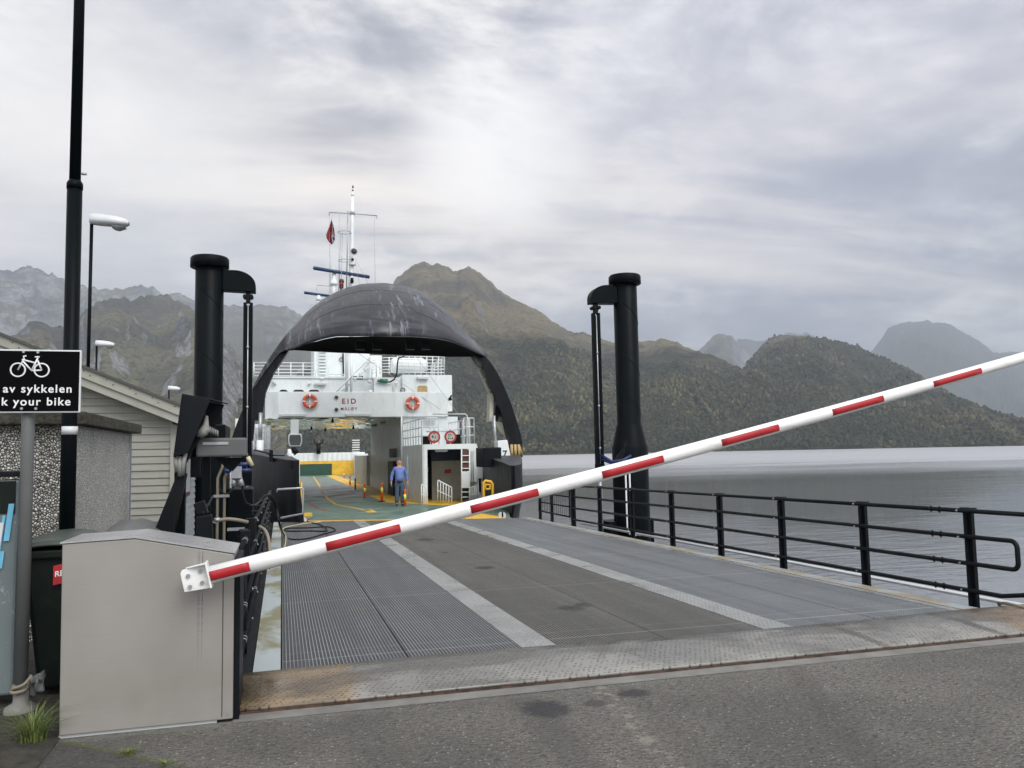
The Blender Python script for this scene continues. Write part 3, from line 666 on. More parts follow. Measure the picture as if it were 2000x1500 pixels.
# ------------------------------------------------------------------ railings
def railing(X, label, ys, side):
    g = thing('railing', label, 'railing', (X, ys[0], 0), 'black tube railings along the ramp')
    for y in ys:
        b = MB(); z = rz(y)
        a = X
        b.box(a-.02, a+.02, y-.055, y+.055, z-.34, z+1.0); b.box(a-.045, a+.045, y-.07, y+.07, z+1.0, z+1.012)
        b.box(a-.065, a-.02, y-.008, y+.008, z-.3, z+.95)
        b.build('post', K['black'], g)
        for q in (.15, .43, .70, .98):
            b = MB(); b.tube([(X-side*.075, y+.075, z+q), (X-side*.088, y+.075, z+q)], .011, 8)
            b.build('bolt', K['galv'], g)
    return g
ysR = [7.15, 8.8, 10.55, 12.3, 14.05, 15.85, 17.65, 19.4]
RR = railing(7.02, 'black four-rail tube railing between the ramp and the open fjord', ysR, 1)
xr = 7.02-.045
for q in (.98, .71, .43, .15):
    b = MB()
    if q == .98: pts = [(xr, 5.2, rz(5.2)+q), (xr, 19.5, rz(19.5)+q)]
    elif q == .15: pts = [(xr+.02, 5.3, .42), (xr+.01, 6.35, .27), (xr, 6.75, rz(6.75)+q), (xr, 19.5, rz(19.5)+q)]
    else:
        if q == .43: continue
        za, zb_ = rz(6.4)+.71, rz(6.4)+.43
        pts = [(xr, 19.5, rz(19.5)+.71), (xr, 6.68, rz(6.6)+.71)]
        for k in range(7):
            a = math.pi/2*k/6; pts.append((xr, 6.60-.07*math.sin(a)-.0, za-.07*(1-math.cos(a))))
        for k in range(7):
            a = math.pi/2*k/6; pts.append((xr, 6.53+.07*(1-math.cos(a)), zb_+.07-.07*math.sin(a)))
        pts += [(xr, 6.68, rz(6.6)+.43), (xr, 19.5, rz(19.5)+.43)]
    b.tube(pts, .024, 10); b.build('rail', K['black'], RR)
for q in (.98, .71, .43, .15):
    for yy in (7.5, 7.62):
        b = MB(); b.tube([(xr, yy-.015, rz(yy)+q), (xr, yy+.015, rz(yy)+q)], .028, 10); b.tube([(xr, yy, rz(yy)+q-.04), (xr, yy, rz(yy)+q+.034)], .007, 6); b.build('rail_joint', K['black'], RR)
# end gate of the right railing
g = thing('railing_gate', 'black mesh railing gate beyond the last tall railing post on the water side', 'gate', (7.0, 20, -.1))
b = MB(); z = rz(20)
fr = [(6.98, 19.62, z+.2), (6.98, 19.62, z+.93), (6.98, 22.2, z+.93), (6.98, 22.2, z+.2)]
b.tube(fr+[fr[0]], .022, 8)
for q in (.45, .70): b.tube([(6.98, 19.6, z+q), (6.98, 22.2, z+q)], .018, 8)
b.build('frame', K['black'], g)
b = MB()
for k in range(16): b.tube([(6.98, 19.75+k*.15, z+.2), (6.98, 19.75+k*.15, z+.93)], .006, 6)
b.build('grille', K['black'], g)
for y in (19.55, 21.2, 22.25):
    b = MB(); b.box(7.0, 7.06, y-.05, y+.05, z-.3, z+1.0); b.build('post', K['black'], g)
ysL = [8.4+1.75*i for i in range(9)]
RL = railing(-.345, 'black four-rail tube railing along the ramp edge next to the steel cabinet', ysL, -1)
for q in (.98, .71, .43, .15):
    b = MB(); b.tube([(-.30, 6.55, rz(6.5)+q), (-.30, 22.8, rz(22.8)+q)], .024, 10)
    if q in (.98, .43):
        dz_ = .27 if q == .98 else .28; b.tube([(-.30, 6.56, rz(6.5)+q), (-.30, 6.50, rz(6.5)+q-.03), (-.30, 6.47, rz(6.5)+q-.09), (-.30, 6.47, rz(6.5)+q-dz_+.09), (-.30, 6.50, rz(6.5)+q-dz_+.03), (-.30, 6.56, rz(6.5)+q-dz_)], .024, 10)
    b.build('rail', K['black'], RL)
for q in (.98, .71, .43, .15):
    for yy in (7.4, 7.52, 10.4, 10.52):
        b = MB(); b.tube([(-.30, yy-.015, rz(yy)+q), (-.30, yy+.015, rz(yy)+q)], .026, 10); b.build('rail_joint', K['galv'], RL)
# black kerb plate behind cabinet
# bent pale pipe end at the hinge
g = MB(); g.tube([(7.28, 7.0, -.1), (7.1, 6.92, .09), (7.02, 6.75, .12), (7.1, 6.6, .10), (7.3, 6.55, .09), (7.42, 6.62, .02), (7.44, 6.7, -.3)], .016, 8)
o = g.build('bent_pipe', K['hose']); tag(o, 'bent cream pipe end poking up beside the hinge plate at the foot of the railing', 'pipe')
# cable tray along the outside
t = thing('cable_tray', 'galvanised cable tray with thin white pipes outside the railing above the water', 'cable tray', (7.45, 7, -.2))
b = MB()
for x, z in ((7.40, .02), (7.46, .02), (7.53, -.02)): b.tube([(x, 6.9, rz(6.9)+z-.02), (x, 20.2, rz(20.2)+z-.02)], .013, 8)
b.build('pipe', K['lampw'], t)
b = MB(); b.box(7.34, 7.60, 6.9, 20.2, -.30, -.27); b.build('tray', K['galv'], t)
b = MB()
for k in range(8): b.box(7.0, 7.6, 7.6+k*1.7, 7.66+k*1.7, -.34, -.30)
b.build('bracket', K['black'], t)

# ------------------------------------------------------------------ lifting towers
def tower(cx, cy, s, label):
    g = thing('lifting_tower', label, 'tower', (cx, cy, WZ), 'black ramp lifting towers')
    b = MB(); b.lathe((cx, cy, 0), [(.47, WZ-2), (.47, 1.80), (.455, 1.84), (.33, 2.38), (.315, 2.42), (.315, 6.12), (.30, 6.14)], 40)
    b.build('column', K['tower'], g)
    b = MB(); b.lathe((cx, cy, 0), [(.39, 6.14), (.43, 6.16), (.43, 6.36), (.40, 6.40), (.1, 6.42)], 40); b.build('cap', K['tower'], g)
    b = MB(); b.tube([(cx+.317*math.cos(-2.6+k*.1), cy+.317*math.sin(-2.6+k*.1), 5.75-k*.030) for k in range(26)], .006, 6)
    b.tube([(cx+.317*math.cos(-2.6+k*.1), cy+.317*math.sin(-2.6+k*.1), 4.35-k*.030) for k in range(26)], .006, 6)
    b.tube([(cx+.317*math.cos(-2.6+k*.1), cy+.317*math.sin(-2.6+k*.1), 3.3-k*.030) for k in range(26)], .006, 6)
    b.build('weld_seam', K['tower'], g)
    # quadrant shaped arm, real thickness
    b = MB(); pts = [(cx+s*.29, cy-.16, 5.62), (cx+s*.29, cy-.16, 6.08), (cx+s*.48, cy-.16, 6.10)]
    for k in range(10):
        a = math.pi/2*k/9; pts.append((cx+s*(.55+.48*math.sin(a)), cy-.16, 5.62+.12+.36*math.cos(a)))
    pts.append((cx+s*1.03, cy-.16, 5.60)); b.prism(pts, (0, .32, 0)); b.build('arm', K['tower'], g, bevel=.012)
    rx = cx+s*.86
    b = MB(); b.tube([(rx-.07, cy-.12, 5.5), (rx-.07, cy+.12, 5.5)], .05, 12); b.tube([(rx+.07, cy-.12, 5.5), (rx+.07, cy+.12, 5.5)], .05, 12); b.box(rx-.05, rx+.05, cy-.08, cy+.08, 5.35, 5.64)
    b.build('clevis', K['black'], g, bevel=.01)
    b = MB(); b.box(rx-.105, rx-.035, cy-.07, cy+.07, 1.4, 5.36); b.box(rx+.035, rx+.105, cy-.07, cy+.07, 1.4, 5.36); b.box(rx-.034, rx+.034, cy-.02, cy+.05, 1.4, 5.3)
    b.box(rx-.11, rx+.11, cy-.08, cy+.08, 1.1, 1.4); b.build('cylinder_casing', K['tower'], g, bevel=.008)
    b = MB(); b.tube([(rx, cy-.05, 5.3), (rx, cy-.05, 1.3)], .016, 8)
    for z in (4.3, 2.9, 1.8): b.tube([(rx, cy-.05, z-.03), (rx, cy-.05, z+.03)], .03, 8)
    b.build('hydraulic_pipe', K['galv'], g)
    b = MB(); b.tube([(rx, cy, 1.2), (rx, cy, -.9)], .05, 12); b.build('piston_rod', K['galv'], g)
    return g
TR = tower(8.83, 20.0, -1, 'black lifting tower standing in open water beyond the long railing')
TL = tower(-1.63, 20.0, 1, 'black lifting tower beside the wooden shed, behind the slanting hood')
b = MB(); b.tube([(7.97, 19.9, 1.62), (8.15, 19.6, 1.45), (8.4, 19.5, 1.48), (8.62, 19.45, 1.6)], .04, 8); b.tube([(7.97, 19.9, 1.52), (8.2, 19.55, 1.38), (8.5, 19.5, 1.42)], .035, 8)
b.build('blue_hose', K['bluev'], TR)
b = MB(); b.prism([(8.33, 19.75, 1.5), (8.45, 19.62, 1.5), (8.62, 19.62, 1.95), (8.58, 19.66, 2.0)], (0, .1, 0)); b.build('bracket', K['black'], TR)
b = MB()
for x in (8.47, 8.58):
    b.tube([(x, 19.5, 1.4), (x, 19.5, -.25), (x+.04, 19.45, -.38), (x+.2, 19.4, -.42)], .022, 8)
b.build('drain_pipe', K['lampw'], TR)
b = MB(); b.box(8.15, 9.4, 19.9, 20.7, WZ-2, -.1); b.build('pile_cap', K['tower'], TR)

# ------------------------------------------------------------------ barrier cabinet and boom
g = thing('barrier_cabinet', 'brushed stainless steel cabinet with a sloped lid holding the barrier pivot', 'cabinet', (-.8, 6.1, 0))
fy, by = 5.83, 6.42
prof = [(-1.325, 0.02), (-.30, .02), (-.30, 1.085), (-.91, 1.215), (-1.335, 1.20)]
b = MB(); b.prism([(x, fy, z) for x, z in prof], (0, by-fy, 0)); b.build('body', K['steel'], g, bevel=.008)
b = MB(); b.prism([(-1.345, fy-.008, 1.203), (-.91, fy-.008, 1.219), (-.292, fy-.008, 1.089), (-.292, fy-.008, 1.098), (-.91, fy-.008, 1.229), (-1.345, fy-.008, 1.213)], (0, by-fy+.016, 0)); b.build('lid', K['steelp'], g)
b = MB(); b.box(-.299, -.262, fy+.03, by-.02, .0, 1.05); b.build('side_flange', K['black'], g)
b = MB(); b.box(-1.33, -.40, fy+.02, by-.05, -.01, .019); b.build('base_frame', K['lampw'], g)
b = MB(); b.box(-.37, -.366, fy-.0025, fy+.001, .04, 1.0); b.build('door_joint', K['black'], g)
b = MB(); b.tube([(-.335, fy-.004, .06), (-.335, fy+.002, .06)], .012, 10); b.build('screw', K['galv'], g)

A0 = Vector((-.45, 5.68, .975)); A1 = Vector((6.9, 5.68, 2.622)); d = (A1-A0).normalized(); L = (A1-A0).length
g = thing('barrier_boom', 'white round barrier boom with red reflective bars, half lowered across the ramp entrance', 'barrier', tuple(A0))
b = MB(); n_ = 14
def bp(t): return A0+d*(L*t)+Vector((0, 0, .035*t*(1-t)*-4))
def br(t): return .056-.011*t
b.tube([bp(i/n_) for i in range(n_+1)], [br(i/n_) for i in range(n_+1)], 40)
b.build('boom_tube', K['boom'], g)
def stripe(x0, x1):
    t0 = (x0-A0.x)/(A1.x-A0.x); t1 = (x1-A0.x)/(A1.x-A0.x); rows = []
    for i in range(7):
        t = t0+(t1-t0)*i/6; c_ = bp(t); r_ = br(t)+.0022; up = Vector((-d.z, 0, d.x)); fr_ = Vector((0, -1, 0)); row = []
        for k in range(9):
            a = R(-35)+R(62)*k/8; row.append(c_+fr_*r_*math.cos(a)+up*r_*math.sin(a))
        rows.append(row)
    b = MB(); b.grid(rows); o = b.build('red_bar', K['red'], g, fix=True)
    md = o.modifiers.new('s', 'SOLIDIFY'); md.thickness = .0015; md.offset = 0
for a, c_ in ((405, 487), (637, 782), (920, 1052), (1177, 1297), (1411, 1523), (1628, 1728), (1826, 1920)):
    stripe(P(a, 1130-(a-385)*.265, 5.62).x, P(c_, 1130-(c_-385)*.265, 5.62).x)
b = MB()   # folded bracket with gusset lips
up = Vector((-d.z, 0, d.x)); c0 = A0-d*.075
def q(u, v, y): return c0+d*u+up*v+Vector((0, y, 0))
y0 = .0
b.prism([q(-.085, -.065, y0), q(.065, -.082, y0), q(.085, -.065, y0), q(.085, .075, y0), q(-.07, .075, y0), q(-.085, .055, y0)], (0, .012, 0))
b.prism([q(.075, -.078, -.06), q(.087, -.078, -.06), q(.087, .088, -.06), q(.075, .088, -.06)], (0, .13, 0))
b.prism([q(-.05, .075, 0), q(.08, .075, -.06), q(.08, .075, .0)], up*.010)
b.box(c0.x-.05, c0.x+.05, 5.69, 5.85, c0.z-.05, c0.z+.05)
b.build('bracket', K['boom'], g, bevel=.003)
for u, v in ((-.042, .03), (.035, .04), (-.045, -.04), (.03, -.035)):
    b = MB(); p_ = q(u, v, -.012); b.lathe(tuple(p_), [(.013, 0), (.013, .012)], 10, 'y'); b.build('bolt', K['galv'], g)

# ------------------------------------------------------------------ sign
g = thing('walk_bike_sign', 'black sign with a white bicycle above two lines of white text on a grey post', 'sign', (-1.72, 6.15, 0))
b = MB(); b.tube([(P(40, 1390, 6.5).x, 6.5, -.05), (P(53, 900, 6.5).x, 6.5, 1.74), (P(57, 700, 6.49).x, 6.49, 2.5)], .042, 16); b.build('post', K['greyp'], g)
b = MB(); b.lathe((P(40, 1390, 6.5).x, 6.5, 0), [(.11, -.02), (.10, .05), (.05, .08), (.045, .2)], 16); b.build('post_foot', K['concrete'], g)
SY = 6.42; SX1 = P(158, 740, SY).x; SX0 = SX1-.80; Z1 = P(158, 684, SY).z; Z0 = P(157, 806, SY).z
Z1 -= .0
b = MB(); b.box(SX0, SX1, SY, SY+.022, Z0, Z1); b.build('frame', K['lampw'], g, bevel=.006)
b = MB(); b.box(SX0+.011, SX1-.011, SY-.003, SY+.001, Z0+.011, Z1-.011); b.build('panel', K['signb'], g)
xc = (SX0+SX1)/2
def sx(px, py): q_ = P(px, py, SY-.004); return q_.x, q_.z
text('lettering', 'Gå av sykkelen', .079, K['text'], g, face_m((sx(141, 760)[0], SY-.004, sx(80, 760)[1])), align='RIGHT', spacing=1.18, offset=.0012, extrude=.001)
x_, _ = sx(139, 760)
tx = text('lettering', 'Walk your bike', .079, K['text'], g, face_m((sx(138, 785)[0], SY-.004, sx(80, 785)[1])), align='RIGHT', spacing=1.18, offset=.0012, extrude=.001)
# bicycle symbol as raised white strokes
b = MB()
def pxl(lst, r=.0058): b.tube([(sx(u, v)[0], SY-.0045, sx(u, v)[1]) for u, v in lst], r, 8)
z_ = 1/3.488
def zc(u, v): return (u*z_, 650+v*z_)
for (cx_, cy_) in (zc(122, 253), zc(284, 255)):
    b.tube([(sx(cx_+14.3*math.cos(a*math.pi/12), cy_+13*math.sin(a*math.pi/12))[0], SY-.0045, sx(cx_+14.3*math.cos(a*math.pi/12), cy_+13*math.sin(a*math.pi/12))[1]) for a in range(24)], .0058, 6, closed=True)
pxl([zc(122, 253), zc(165, 175), zc(160, 160), zc(180, 158)]); pxl([zc(150, 182), zc(238, 205)]); pxl([zc(155, 192), zc(215, 258)]); pxl([zc(215, 258), zc(258, 172)]); pxl([zc(238, 165), zc(270, 165)])
pxl([zc(258, 190), zc(284, 255)]); pxl([zc(215, 258), zc(284, 255)])
b.build('bicycle_symbol', K['text'], g)
for px, py in ((46, 687), (74, 688), (42, 798), (70, 798)):
    b = MB(); x_, z1 = sx(px, py); b.lathe((x_, SY-.008, z1), [(.009, 0), (.010, .006)], 10, 'y'); b.build('bolt', K['galv'], g)

# ------------------------------------------------------------------ utility box, bin, weeds
UX = P(33, 1100, 6.62).x+1.86; UY_ = 6.62-5.75
g = thing('utility_box', 'weathered grey green street cabinet with torn blue stickers behind the grey sign post', 'street cabinet', (-2.1, 5.9, 0))
b = MB(); b.box(-2.75, -1.86+UX, 5.75+UY_, 5.95+UY_, .1, 1.60); b.build('body', K['ubox'], g, bevel=.02)
b = MB(); b.box(-2.78, -1.85+UX, 5.73+UY_, 5.97+UY_, 1.62, 1.66); b.build('lid', K['black'], g, bevel=.008)
b = MB(); b.box(-2.70, -1.88+UX, 5.742+UY_, 5.749+UY_, 1.36, 1.59); b.build('dark_panel', K['dgreen'], g)
b = MB()
for (x0, z0, w_, h_, an) in ((-1.925+UX-.0, 1.17, .035, .26, -6), (-1.965+UX, 1.05, .018, .30, -8), (-1.955+UX, .98, .026, .12, -4)):
    b.prism([(x0-.02, 5.735+UY_, z0), (x0-.02+w_, 5.735+UY_, z0), (x0-.02+w_+h_*.1, 5.735+UY_, z0+h_), (x0-.02+h_*.1, 5.735+UY_, z0+h_)], (0, .003, 0))
b.build('sticker', K['decal'], g)
b = MB(); b.prism([(-2.005+UX, 5.742+UY_, 1.18), (-1.955+UX, 5.742+UY_, 1.19), (-1.945+UX, 5.742+UY_, 1.25), (-2.0+UX, 5.742+UY_, 1.24)], (0, .003, 0)); b.build('sticker', K['tred'], g)
b = MB(); b.prism([(-1.995+UX, 5.728+UY_, .93), (-1.985+UX, 5.728+UY_, .93), (-1.945+UX, 5.728+UY_, 1.30), (-1.97+UX, 5.728+UY_, 1.30)], (0, .002, 0)); b.build('sticker', K['lampw'], g)

g = thing('wheelie_bin', 'dark green wheeled bin with a domed lid and red label behind the steel cabinet', 'bin', (-1.5, 7.0, 0))
b = MB(); b.hexa([(-1.70, 6.80, .06), (-1.38, 6.80, .06), (-1.38, 7.4, .06), (-1.70, 7.4, .06), (-1.80, 6.72, 1.06), (-1.33, 6.72, 1.06), (-1.33, 7.55, 1.06), (-1.80, 7.55, 1.06)]); b.build('body', K['dgreen'], g, bevel=.04)
b = MB(); rows = []
for i in range(9):
    u = i/8; row = []
    for j in range(9):
        v = j/8; row.append((-1.84+u*.52, 6.66+v*.92, 1.085+.105*(math.sin(math.pi*u)**.5)*(math.sin(math.pi*(.12+v*.8)))))
    rows.append(row)
b.grid(rows); b.build('lid', K['lidgreen'], g, solid=.02)
b = MB(); b.box(-1.82, -1.32, 6.69, 7.56, 1.02, 1.085); b.build('rim', K['dgreen'], g, bevel=.015)
for x in (-1.72, -1.40):
    b = MB(); b.lathe((x-.02, 7.35, .10), [(.10, 0), (.10, .05)], 20, 'x'); b.build('wheel', K['cable'], g)
q0 = P(105, 1105, 6.71); q1 = P(105, 1143, 6.71)
b = MB(); b.prism([(q0.x, 6.70, q1.z), (q0.x+.17, 6.70, q1.z+.035), (q0.x+.17, 6.70, q0.z+.035), (q0.x, 6.70, q0.z)], (0, .006, 0)); b.build('label_plate', K['red'], g)
text('lettering', 'REN', .056, K['text'], g, face_m((q0.x+.010, 6.697, (q0.z+q1.z)/2+.007), (1, 0, .15)), align='LEFT', offset=.001)

def tuft(name, cx, cy, n_, h_, label, spread=.12):
    b = MB()
    for i in range(n_):
        a = random.uniform(0, 6.28); r_ = random.uniform(0, .03+spread*.25); x, y = cx+r_*math.cos(a), cy+r_*math.sin(a)
        hh = h_*random.uniform(.35, 1); le = spread*random.uniform(.3, 1.3); w_ = .0035*random.uniform(.6, 1.3); pv_ = None
        ox, oy = math.cos(a), math.sin(a); px_, py_ = -oy*w_, ox*w_; ring = []
        for k in range(5):
            t = k/4; zz_ = hh*math.sin(t*1.75)/1.0; ww = 1-t*.92
            ring.append(((x+ox*le*t*t-px_*ww, y+oy*le*t*t-py_*ww, zz_), (x+ox*le*t*t+px_*ww, y+oy*le*t*t+py_*ww, zz_)))
        V = [(b.bm.verts.new(p1), b.bm.verts.new(p2)) for p1, p2 in ring]
        for (a1, a2), (c1, c2) in zip(V, V[1:]): b.face([a1, a2, c2, c1])
    o = b.build(name, K['grass'], fix=False); o['kind'] = 'stuff'; o['label'] = label; o['category'] = 'grass'; return o
tuft('grass', -1.47, 5.82, 190, .22, 'tall weedy grass at the foot of the steel cabinet beside the bin', .22)
tuft('grass', -.86, 5.42, 60, .035, 'low green weeds growing in the tarmac seam', .06)
tuft('grass', -.62, 5.17, 30, .025, 'sparse weeds at the end of the tarmac seam', .05)
g = MB(); DX_ = P(42, 1350, 6.5).x+1.75
g.tube([(x+DX_, y+.36, z-.15) for x, y, z in ((-1.80, 6.10, .33), (-1.72, 6.07, .36), (-1.69, 6.12, .40), (-1.73, 6.19, .38), (-1.80, 6.17, .34), (-1.79, 6.08, .31), (-1.70, 6.07, .33), (-1.66, 6.0, .42))], .012, 8, sm=True)
o = g.build('rope', K['hose']); tag(o, 'frayed rope tied round the foot of the grey sign post', 'rope')
# crumpled plastic rag hanging from the rope
b = MB(); rows = []
for i in range(8):
    rows.append([(DX_-1.66+i*.012+.02*noise.noise((i*.7, j*.6, 3)), 6.36+.05*noise.noise((i*.5, j*.8, 9)), .27-j*.022+.03*noise.noise((i, j*.5, 1))+i*.006) for j in range(7)])
b.grid(rows); o = b.build('plastic_rag', K['greyp'], fix=False, solid=.003); tag(o, 'torn grey plastic rag caught on the rope at the sign post', 'rag')

# ------------------------------------------------------------------ buildings on the left
g = thing('pebble_dash_hut', 'small flat roofed hut with pebble dash walls and a mossy concrete roof slab', 'hut', (-4, 10, 0))
b = MB(); b.hexa([(-6, 9.0, 0), (-1.98, 9.0, 0), (-1.98, 12.1, 0), (-6, 12.1, 0), (-6, 9.0, 2.08), (-1.98, 9.0, 2.08), (-1.98, 12.1, 2.08), (-6, 12.1, 2.08)])
for f in b.bm.faces:
    pass
b.build('wall', K['pebA'], g)
b = MB(); b.box(-1.979, -1.972, 9.02, 12.0, .0, 2.079); b.build('side_panel', K['pebB'], g)
b = MB(); b.box(-2.0, -1.955, 12.0, 12.12, 0, 2.079); b.build('corner_post', K['galv'], g)
b = MB(); rows = None
b.box(-6.1, -1.86, 8.86, 12.3, 2.082, 2.21); b.build('roof_slab', K['slab'], g, bevel=.015)

g = thing('wooden_shed', 'pale weatherboarded shed with a low pitched roof behind the pebble dash hut', 'shed', (-5, 17, 0))
def bz(x): return 3.93-(x+4.72)*.425     # rake line
b = MB(); b.prism([(-9, 16, 0), (-1.86, 16, 0), (-1.86, 16, bz(-1.86)-.22), (-6.4, 16, bz(-6.4)-.22), (-9, 16, bz(-6.4)-1.3)], (0, 3.3, 0)); b.build('wall', K['sidingw'], g)
b = MB(); z = .1; k = 0
while z < 3.4:
    zt = z+.128; xr_ = min(-1.87, (3.93-.24-zt)/.425-4.72)
    xr2 = min(-1.87, (3.93-.24-z)/.425-4.72)
    b.prism([(-8.9, 15.955, z), (xr2, 15.955, z), (xr_, 15.978, zt+.01), (-8.9, 15.978, zt+.01)], (0, .021, 0)); z += .13
b.build('cladding', K['siding'], g)
b = MB(); z = .1
while z < 2.2:
    b.prism([(-1.815, 16.0, z), (-1.835, 16.0, z+.128), (-1.858, 16.0, z+.128), (-1.858, 16.0, z)], (0, 3.3, 0)); z += .13
b.build('side_cladding', K['sidingw'], g)
b = MB(); b.box(-1.93, -1.80, 15.92, 15.998, 0, bz(-1.86)-.25); b.box(-1.814, -1.79, 15.93, 16.1, 0, bz(-1.8)-.3); b.build('corner_board', K['board'], g)
def rake(x0, x1, dz0, dz1, y, th):
    b = MB(); b.prism([(x0, y, bz(x0)+dz0), (x1, y, bz(x1)+dz0), (x1, y, bz(x1)+dz1), (x0, y, bz(x0)+dz1)], (0, th, 0)); return b
rake(-6.4, -1.55, -.17, .0, 15.62, .03).build('rake_board', K['board'], g)
rake(-6.4, -1.62, -.30, -.165, 15.66, .03).build('rake_board', K['board'], g)
rake(-6.4, -1.5, .002, .05, 15.58, 4.0).build('roof', K['roof'], g)
b = MB(); b.prism([(-6.4, 15.58, bz(-6.4)+.05), (-6.4, 15.58, bz(-6.4)), (-9.5, 15.58, bz(-6.4)-1.32), (-9.5, 15.58, bz(-6.4)-1.27)], (0, 4, 0)); b.build('roof', K['roof'], g)
rake(-6.4, -1.6, -.32, -.30, 15.66, .33).build('soffit', K['board'], g)
b = MB()
for k in range(12):
    x = -5.9+k*.37
    for dz in (-.04, -.13): b.tube([(x+(.1 if dz < -.1 else 0), 15.612, bz(x)+dz), (x+(.1 if dz < -.1 else 0), 15.622, bz(x)+dz)], .012, 6)
b.build('nail', K['rust'], g)
wn = MB(); wn.box(-1.80, -1.775, 16.9, 17.8, 1.0, 1.95); wo = wn.build('window', K['brownp'], g)
wn = MB(); wn.box(-1.774, -1.768, 16.98, 17.72, 1.08, 1.87); wn.build('pane', K['lampw'], wo)
b = MB(); b.box(-1.80, -1.6, 17.95, 18.15, 1.35, 2.2); b.build('wall_box', K['black'], g)
b = MB(); b.prism([(-1.9, 15.9, 2.36), (-1.2, 15.9, 2.20), (-1.2, 15.9, 2.24), (-1.9, 15.9, 2.41)], (0, 1.2, 0)); b.build('eaves_flashing', K['brownp'], g)

# ------------------------------------------------------------------ lamp posts
g = thing('lamp_post', 'tall black lamp post with a white band rising out of the top of the photo', 'lamp post', (-1.70, 7.85, 0))
X0 = -1.76; Y0 = 7.85
b = MB(); b.tube([(X0, Y0, 0), (X0-.012, Y0, 4.12)], .062, 24); b.tube([(X0-.012, Y0, 4.12), (X0-.012, Y0, 4.17), (X0-.012, Y0, 4.2)], [.066, .066, .05], 24); b.tube([(X0-.012, Y0, 4.2), (X0-.02, Y0, 8.5)], [.047, .04], 20); b.build('pole', K['tower'], g)
zb_ = P(131, 832, Y0).z
b = MB(); b.tube([(X0-.003, Y0, zb_-.075), (X0-.003, Y0, zb_-.005)], .0645, 24); b.build('band', K['lampw'], g)
b = MB(); b.box(X0-.1, X0+.7, Y0-.12, Y0+.12, 8.5, 8.6); b.build('lamp_head', K['lampw'], g, bevel=.04)
b = MB(); b.tube([(X0+.05, Y0-.045, 4.6-.35), (X0+.09, Y0-.05, 4.6-.35)], .012, 6); b.build('bolt', K['galv'], g)
def lamp(px, py, hx0, hx1, Y, pr, label, base_z=0, hh=.16):
    top = P(px, py, Y); g = thing('street_lamp', label, 'street lamp', (top.x, Y, base_z), 'grey headed street lamps behind the shed')
    a = P(hx0, py, Y).x; c_ = P(hx1, py, Y).x; z = top.z; L_ = c_-a
    b = MB(); b.tube([(top.x, Y, base_z), (top.x, Y, 2.9)], pr*1.7, 12); b.tube([(top.x, Y, 2.9), (top.x, Y, z)], pr, 12); b.build('pole', K['tower'], g)
    b = MB(); secs = [(0, .45, .75), (.04, .8, .95), (.3, 1, 1), (.7, 1, .9), (.93, .85, .65), (1, .45, .3)]; rows = []
    for t, wy, hz in secs:
        row = []
        for k in range(13):
            an = math.pi*2*k/12; row.append((a+L_*t, Y+math.cos(an)*wy*.19*(L_/.9), z+hh*.25-t*hh*.12+(math.sin(an)*.5 if math.sin(an) > 0 else math.sin(an)*.28)*hh*hz))
        rows.append(row)
    b.grid(rows); b.build('lamp_head', K['lampw'], g)
    b = MB(); rows = []
    for t in (.58, .66, .76, .86, .93):
        row = []
        for k in range(9):
            an = math.pi+math.pi*k/8; e = math.sin(math.pi*(t-.5)/.46); row.append((a+L_*t, Y+math.cos(an)*.14*(L_/.9), z+hh*.02-t*hh*.12+math.sin(an)*.30*hh*e))
        rows.append(row)
    b.grid(rows); b.build('lens', K['galv'], g)
    return g
lamp(179, 438, 175, 252, 24, .045, 'tallest of the grey headed street lamps, beside the black lamp post', hh=.42)
lamp(189, 676, 186, 224, 46, .05, 'middle sized street lamp whose head just clears the shed roof', hh=.42)
lamp(330, 762, 328, 352, 72, .06, 'farthest small street lamp above the low end of the shed roof', hh=.5)

# ------------------------------------------------------------------ hooded black machine on the left
g = thing('hooded_arm', 'black folded steel hood on a slanting black arm behind the steel cabinet', 'machine arm', (-1.1, 8.5, 0))
Y = 8.4
A = [P(355, 771, Y), P(411, 781, Y), P(368, 884, Y), P(338, 893, Y)]
off = Vector((.14, .42, -.02))
b = MB(); b.prism([tuple(v) for v in A], (0, .012, 0))
b.prism([tuple(A[0]), tuple(A[1]), tuple(A[1]+off), tuple(A[0]+off)], (0, 0, .012))
back = [v+Vector((.10, .42, -.02)) for v in A]
b.prism([tuple(v) for v in back], (0, .012, 0))
b.prism([tuple(A[0]), tuple(A[3]), tuple(back[3]), tuple(back[0])], (.012, 0, 0))
b.build('hood', K['black'], g, bevel=.004)
b = MB(); q1, q2, q3, q4 = P(346, 925, Y+.1), P(364, 925, Y+.1), P(333, 1070, Y+.1), P(288, 1070, Y+.1)
q5 = P(366, 800, Y+.1); q6 = P(384, 800, Y+.1)
b.prism([tuple(q4), tuple(q3), tuple(q2), tuple(q1)], (0, .14, 0)); b.prism([(q4.x-.1, Y+.1, 0), (q3.x-.05, Y+.1, 0), tuple(q3), tuple(q4)], (0, .14, 0)); b.build('arm', K['black'], g, bevel=.006)
b = MB(); b.prism([tuple(P(345, 900, Y+.15)), tuple(P(362, 905, Y+.15)), tuple(P(400, 840, Y+.15)), tuple(P(400, 795, Y+.15)), tuple(P(385, 800, Y+.15))], (0, .12, 0)); b.build('inner_arm', K['black'], g)
b = MB()
for (x0, y0_, x1, y1) in ((343, 888, 346, 922), (351, 892, 352, 930), (362, 885, 356, 928)):
    b.tube([P(x0, y0_, Y+.06), P((x0+x1)/2-1, (y0_+y1)/2, Y+.05), P(x1, y1, Y+.06)], .022, 10)
b.build('hydraulic_cylinder', K['rubber'], g)
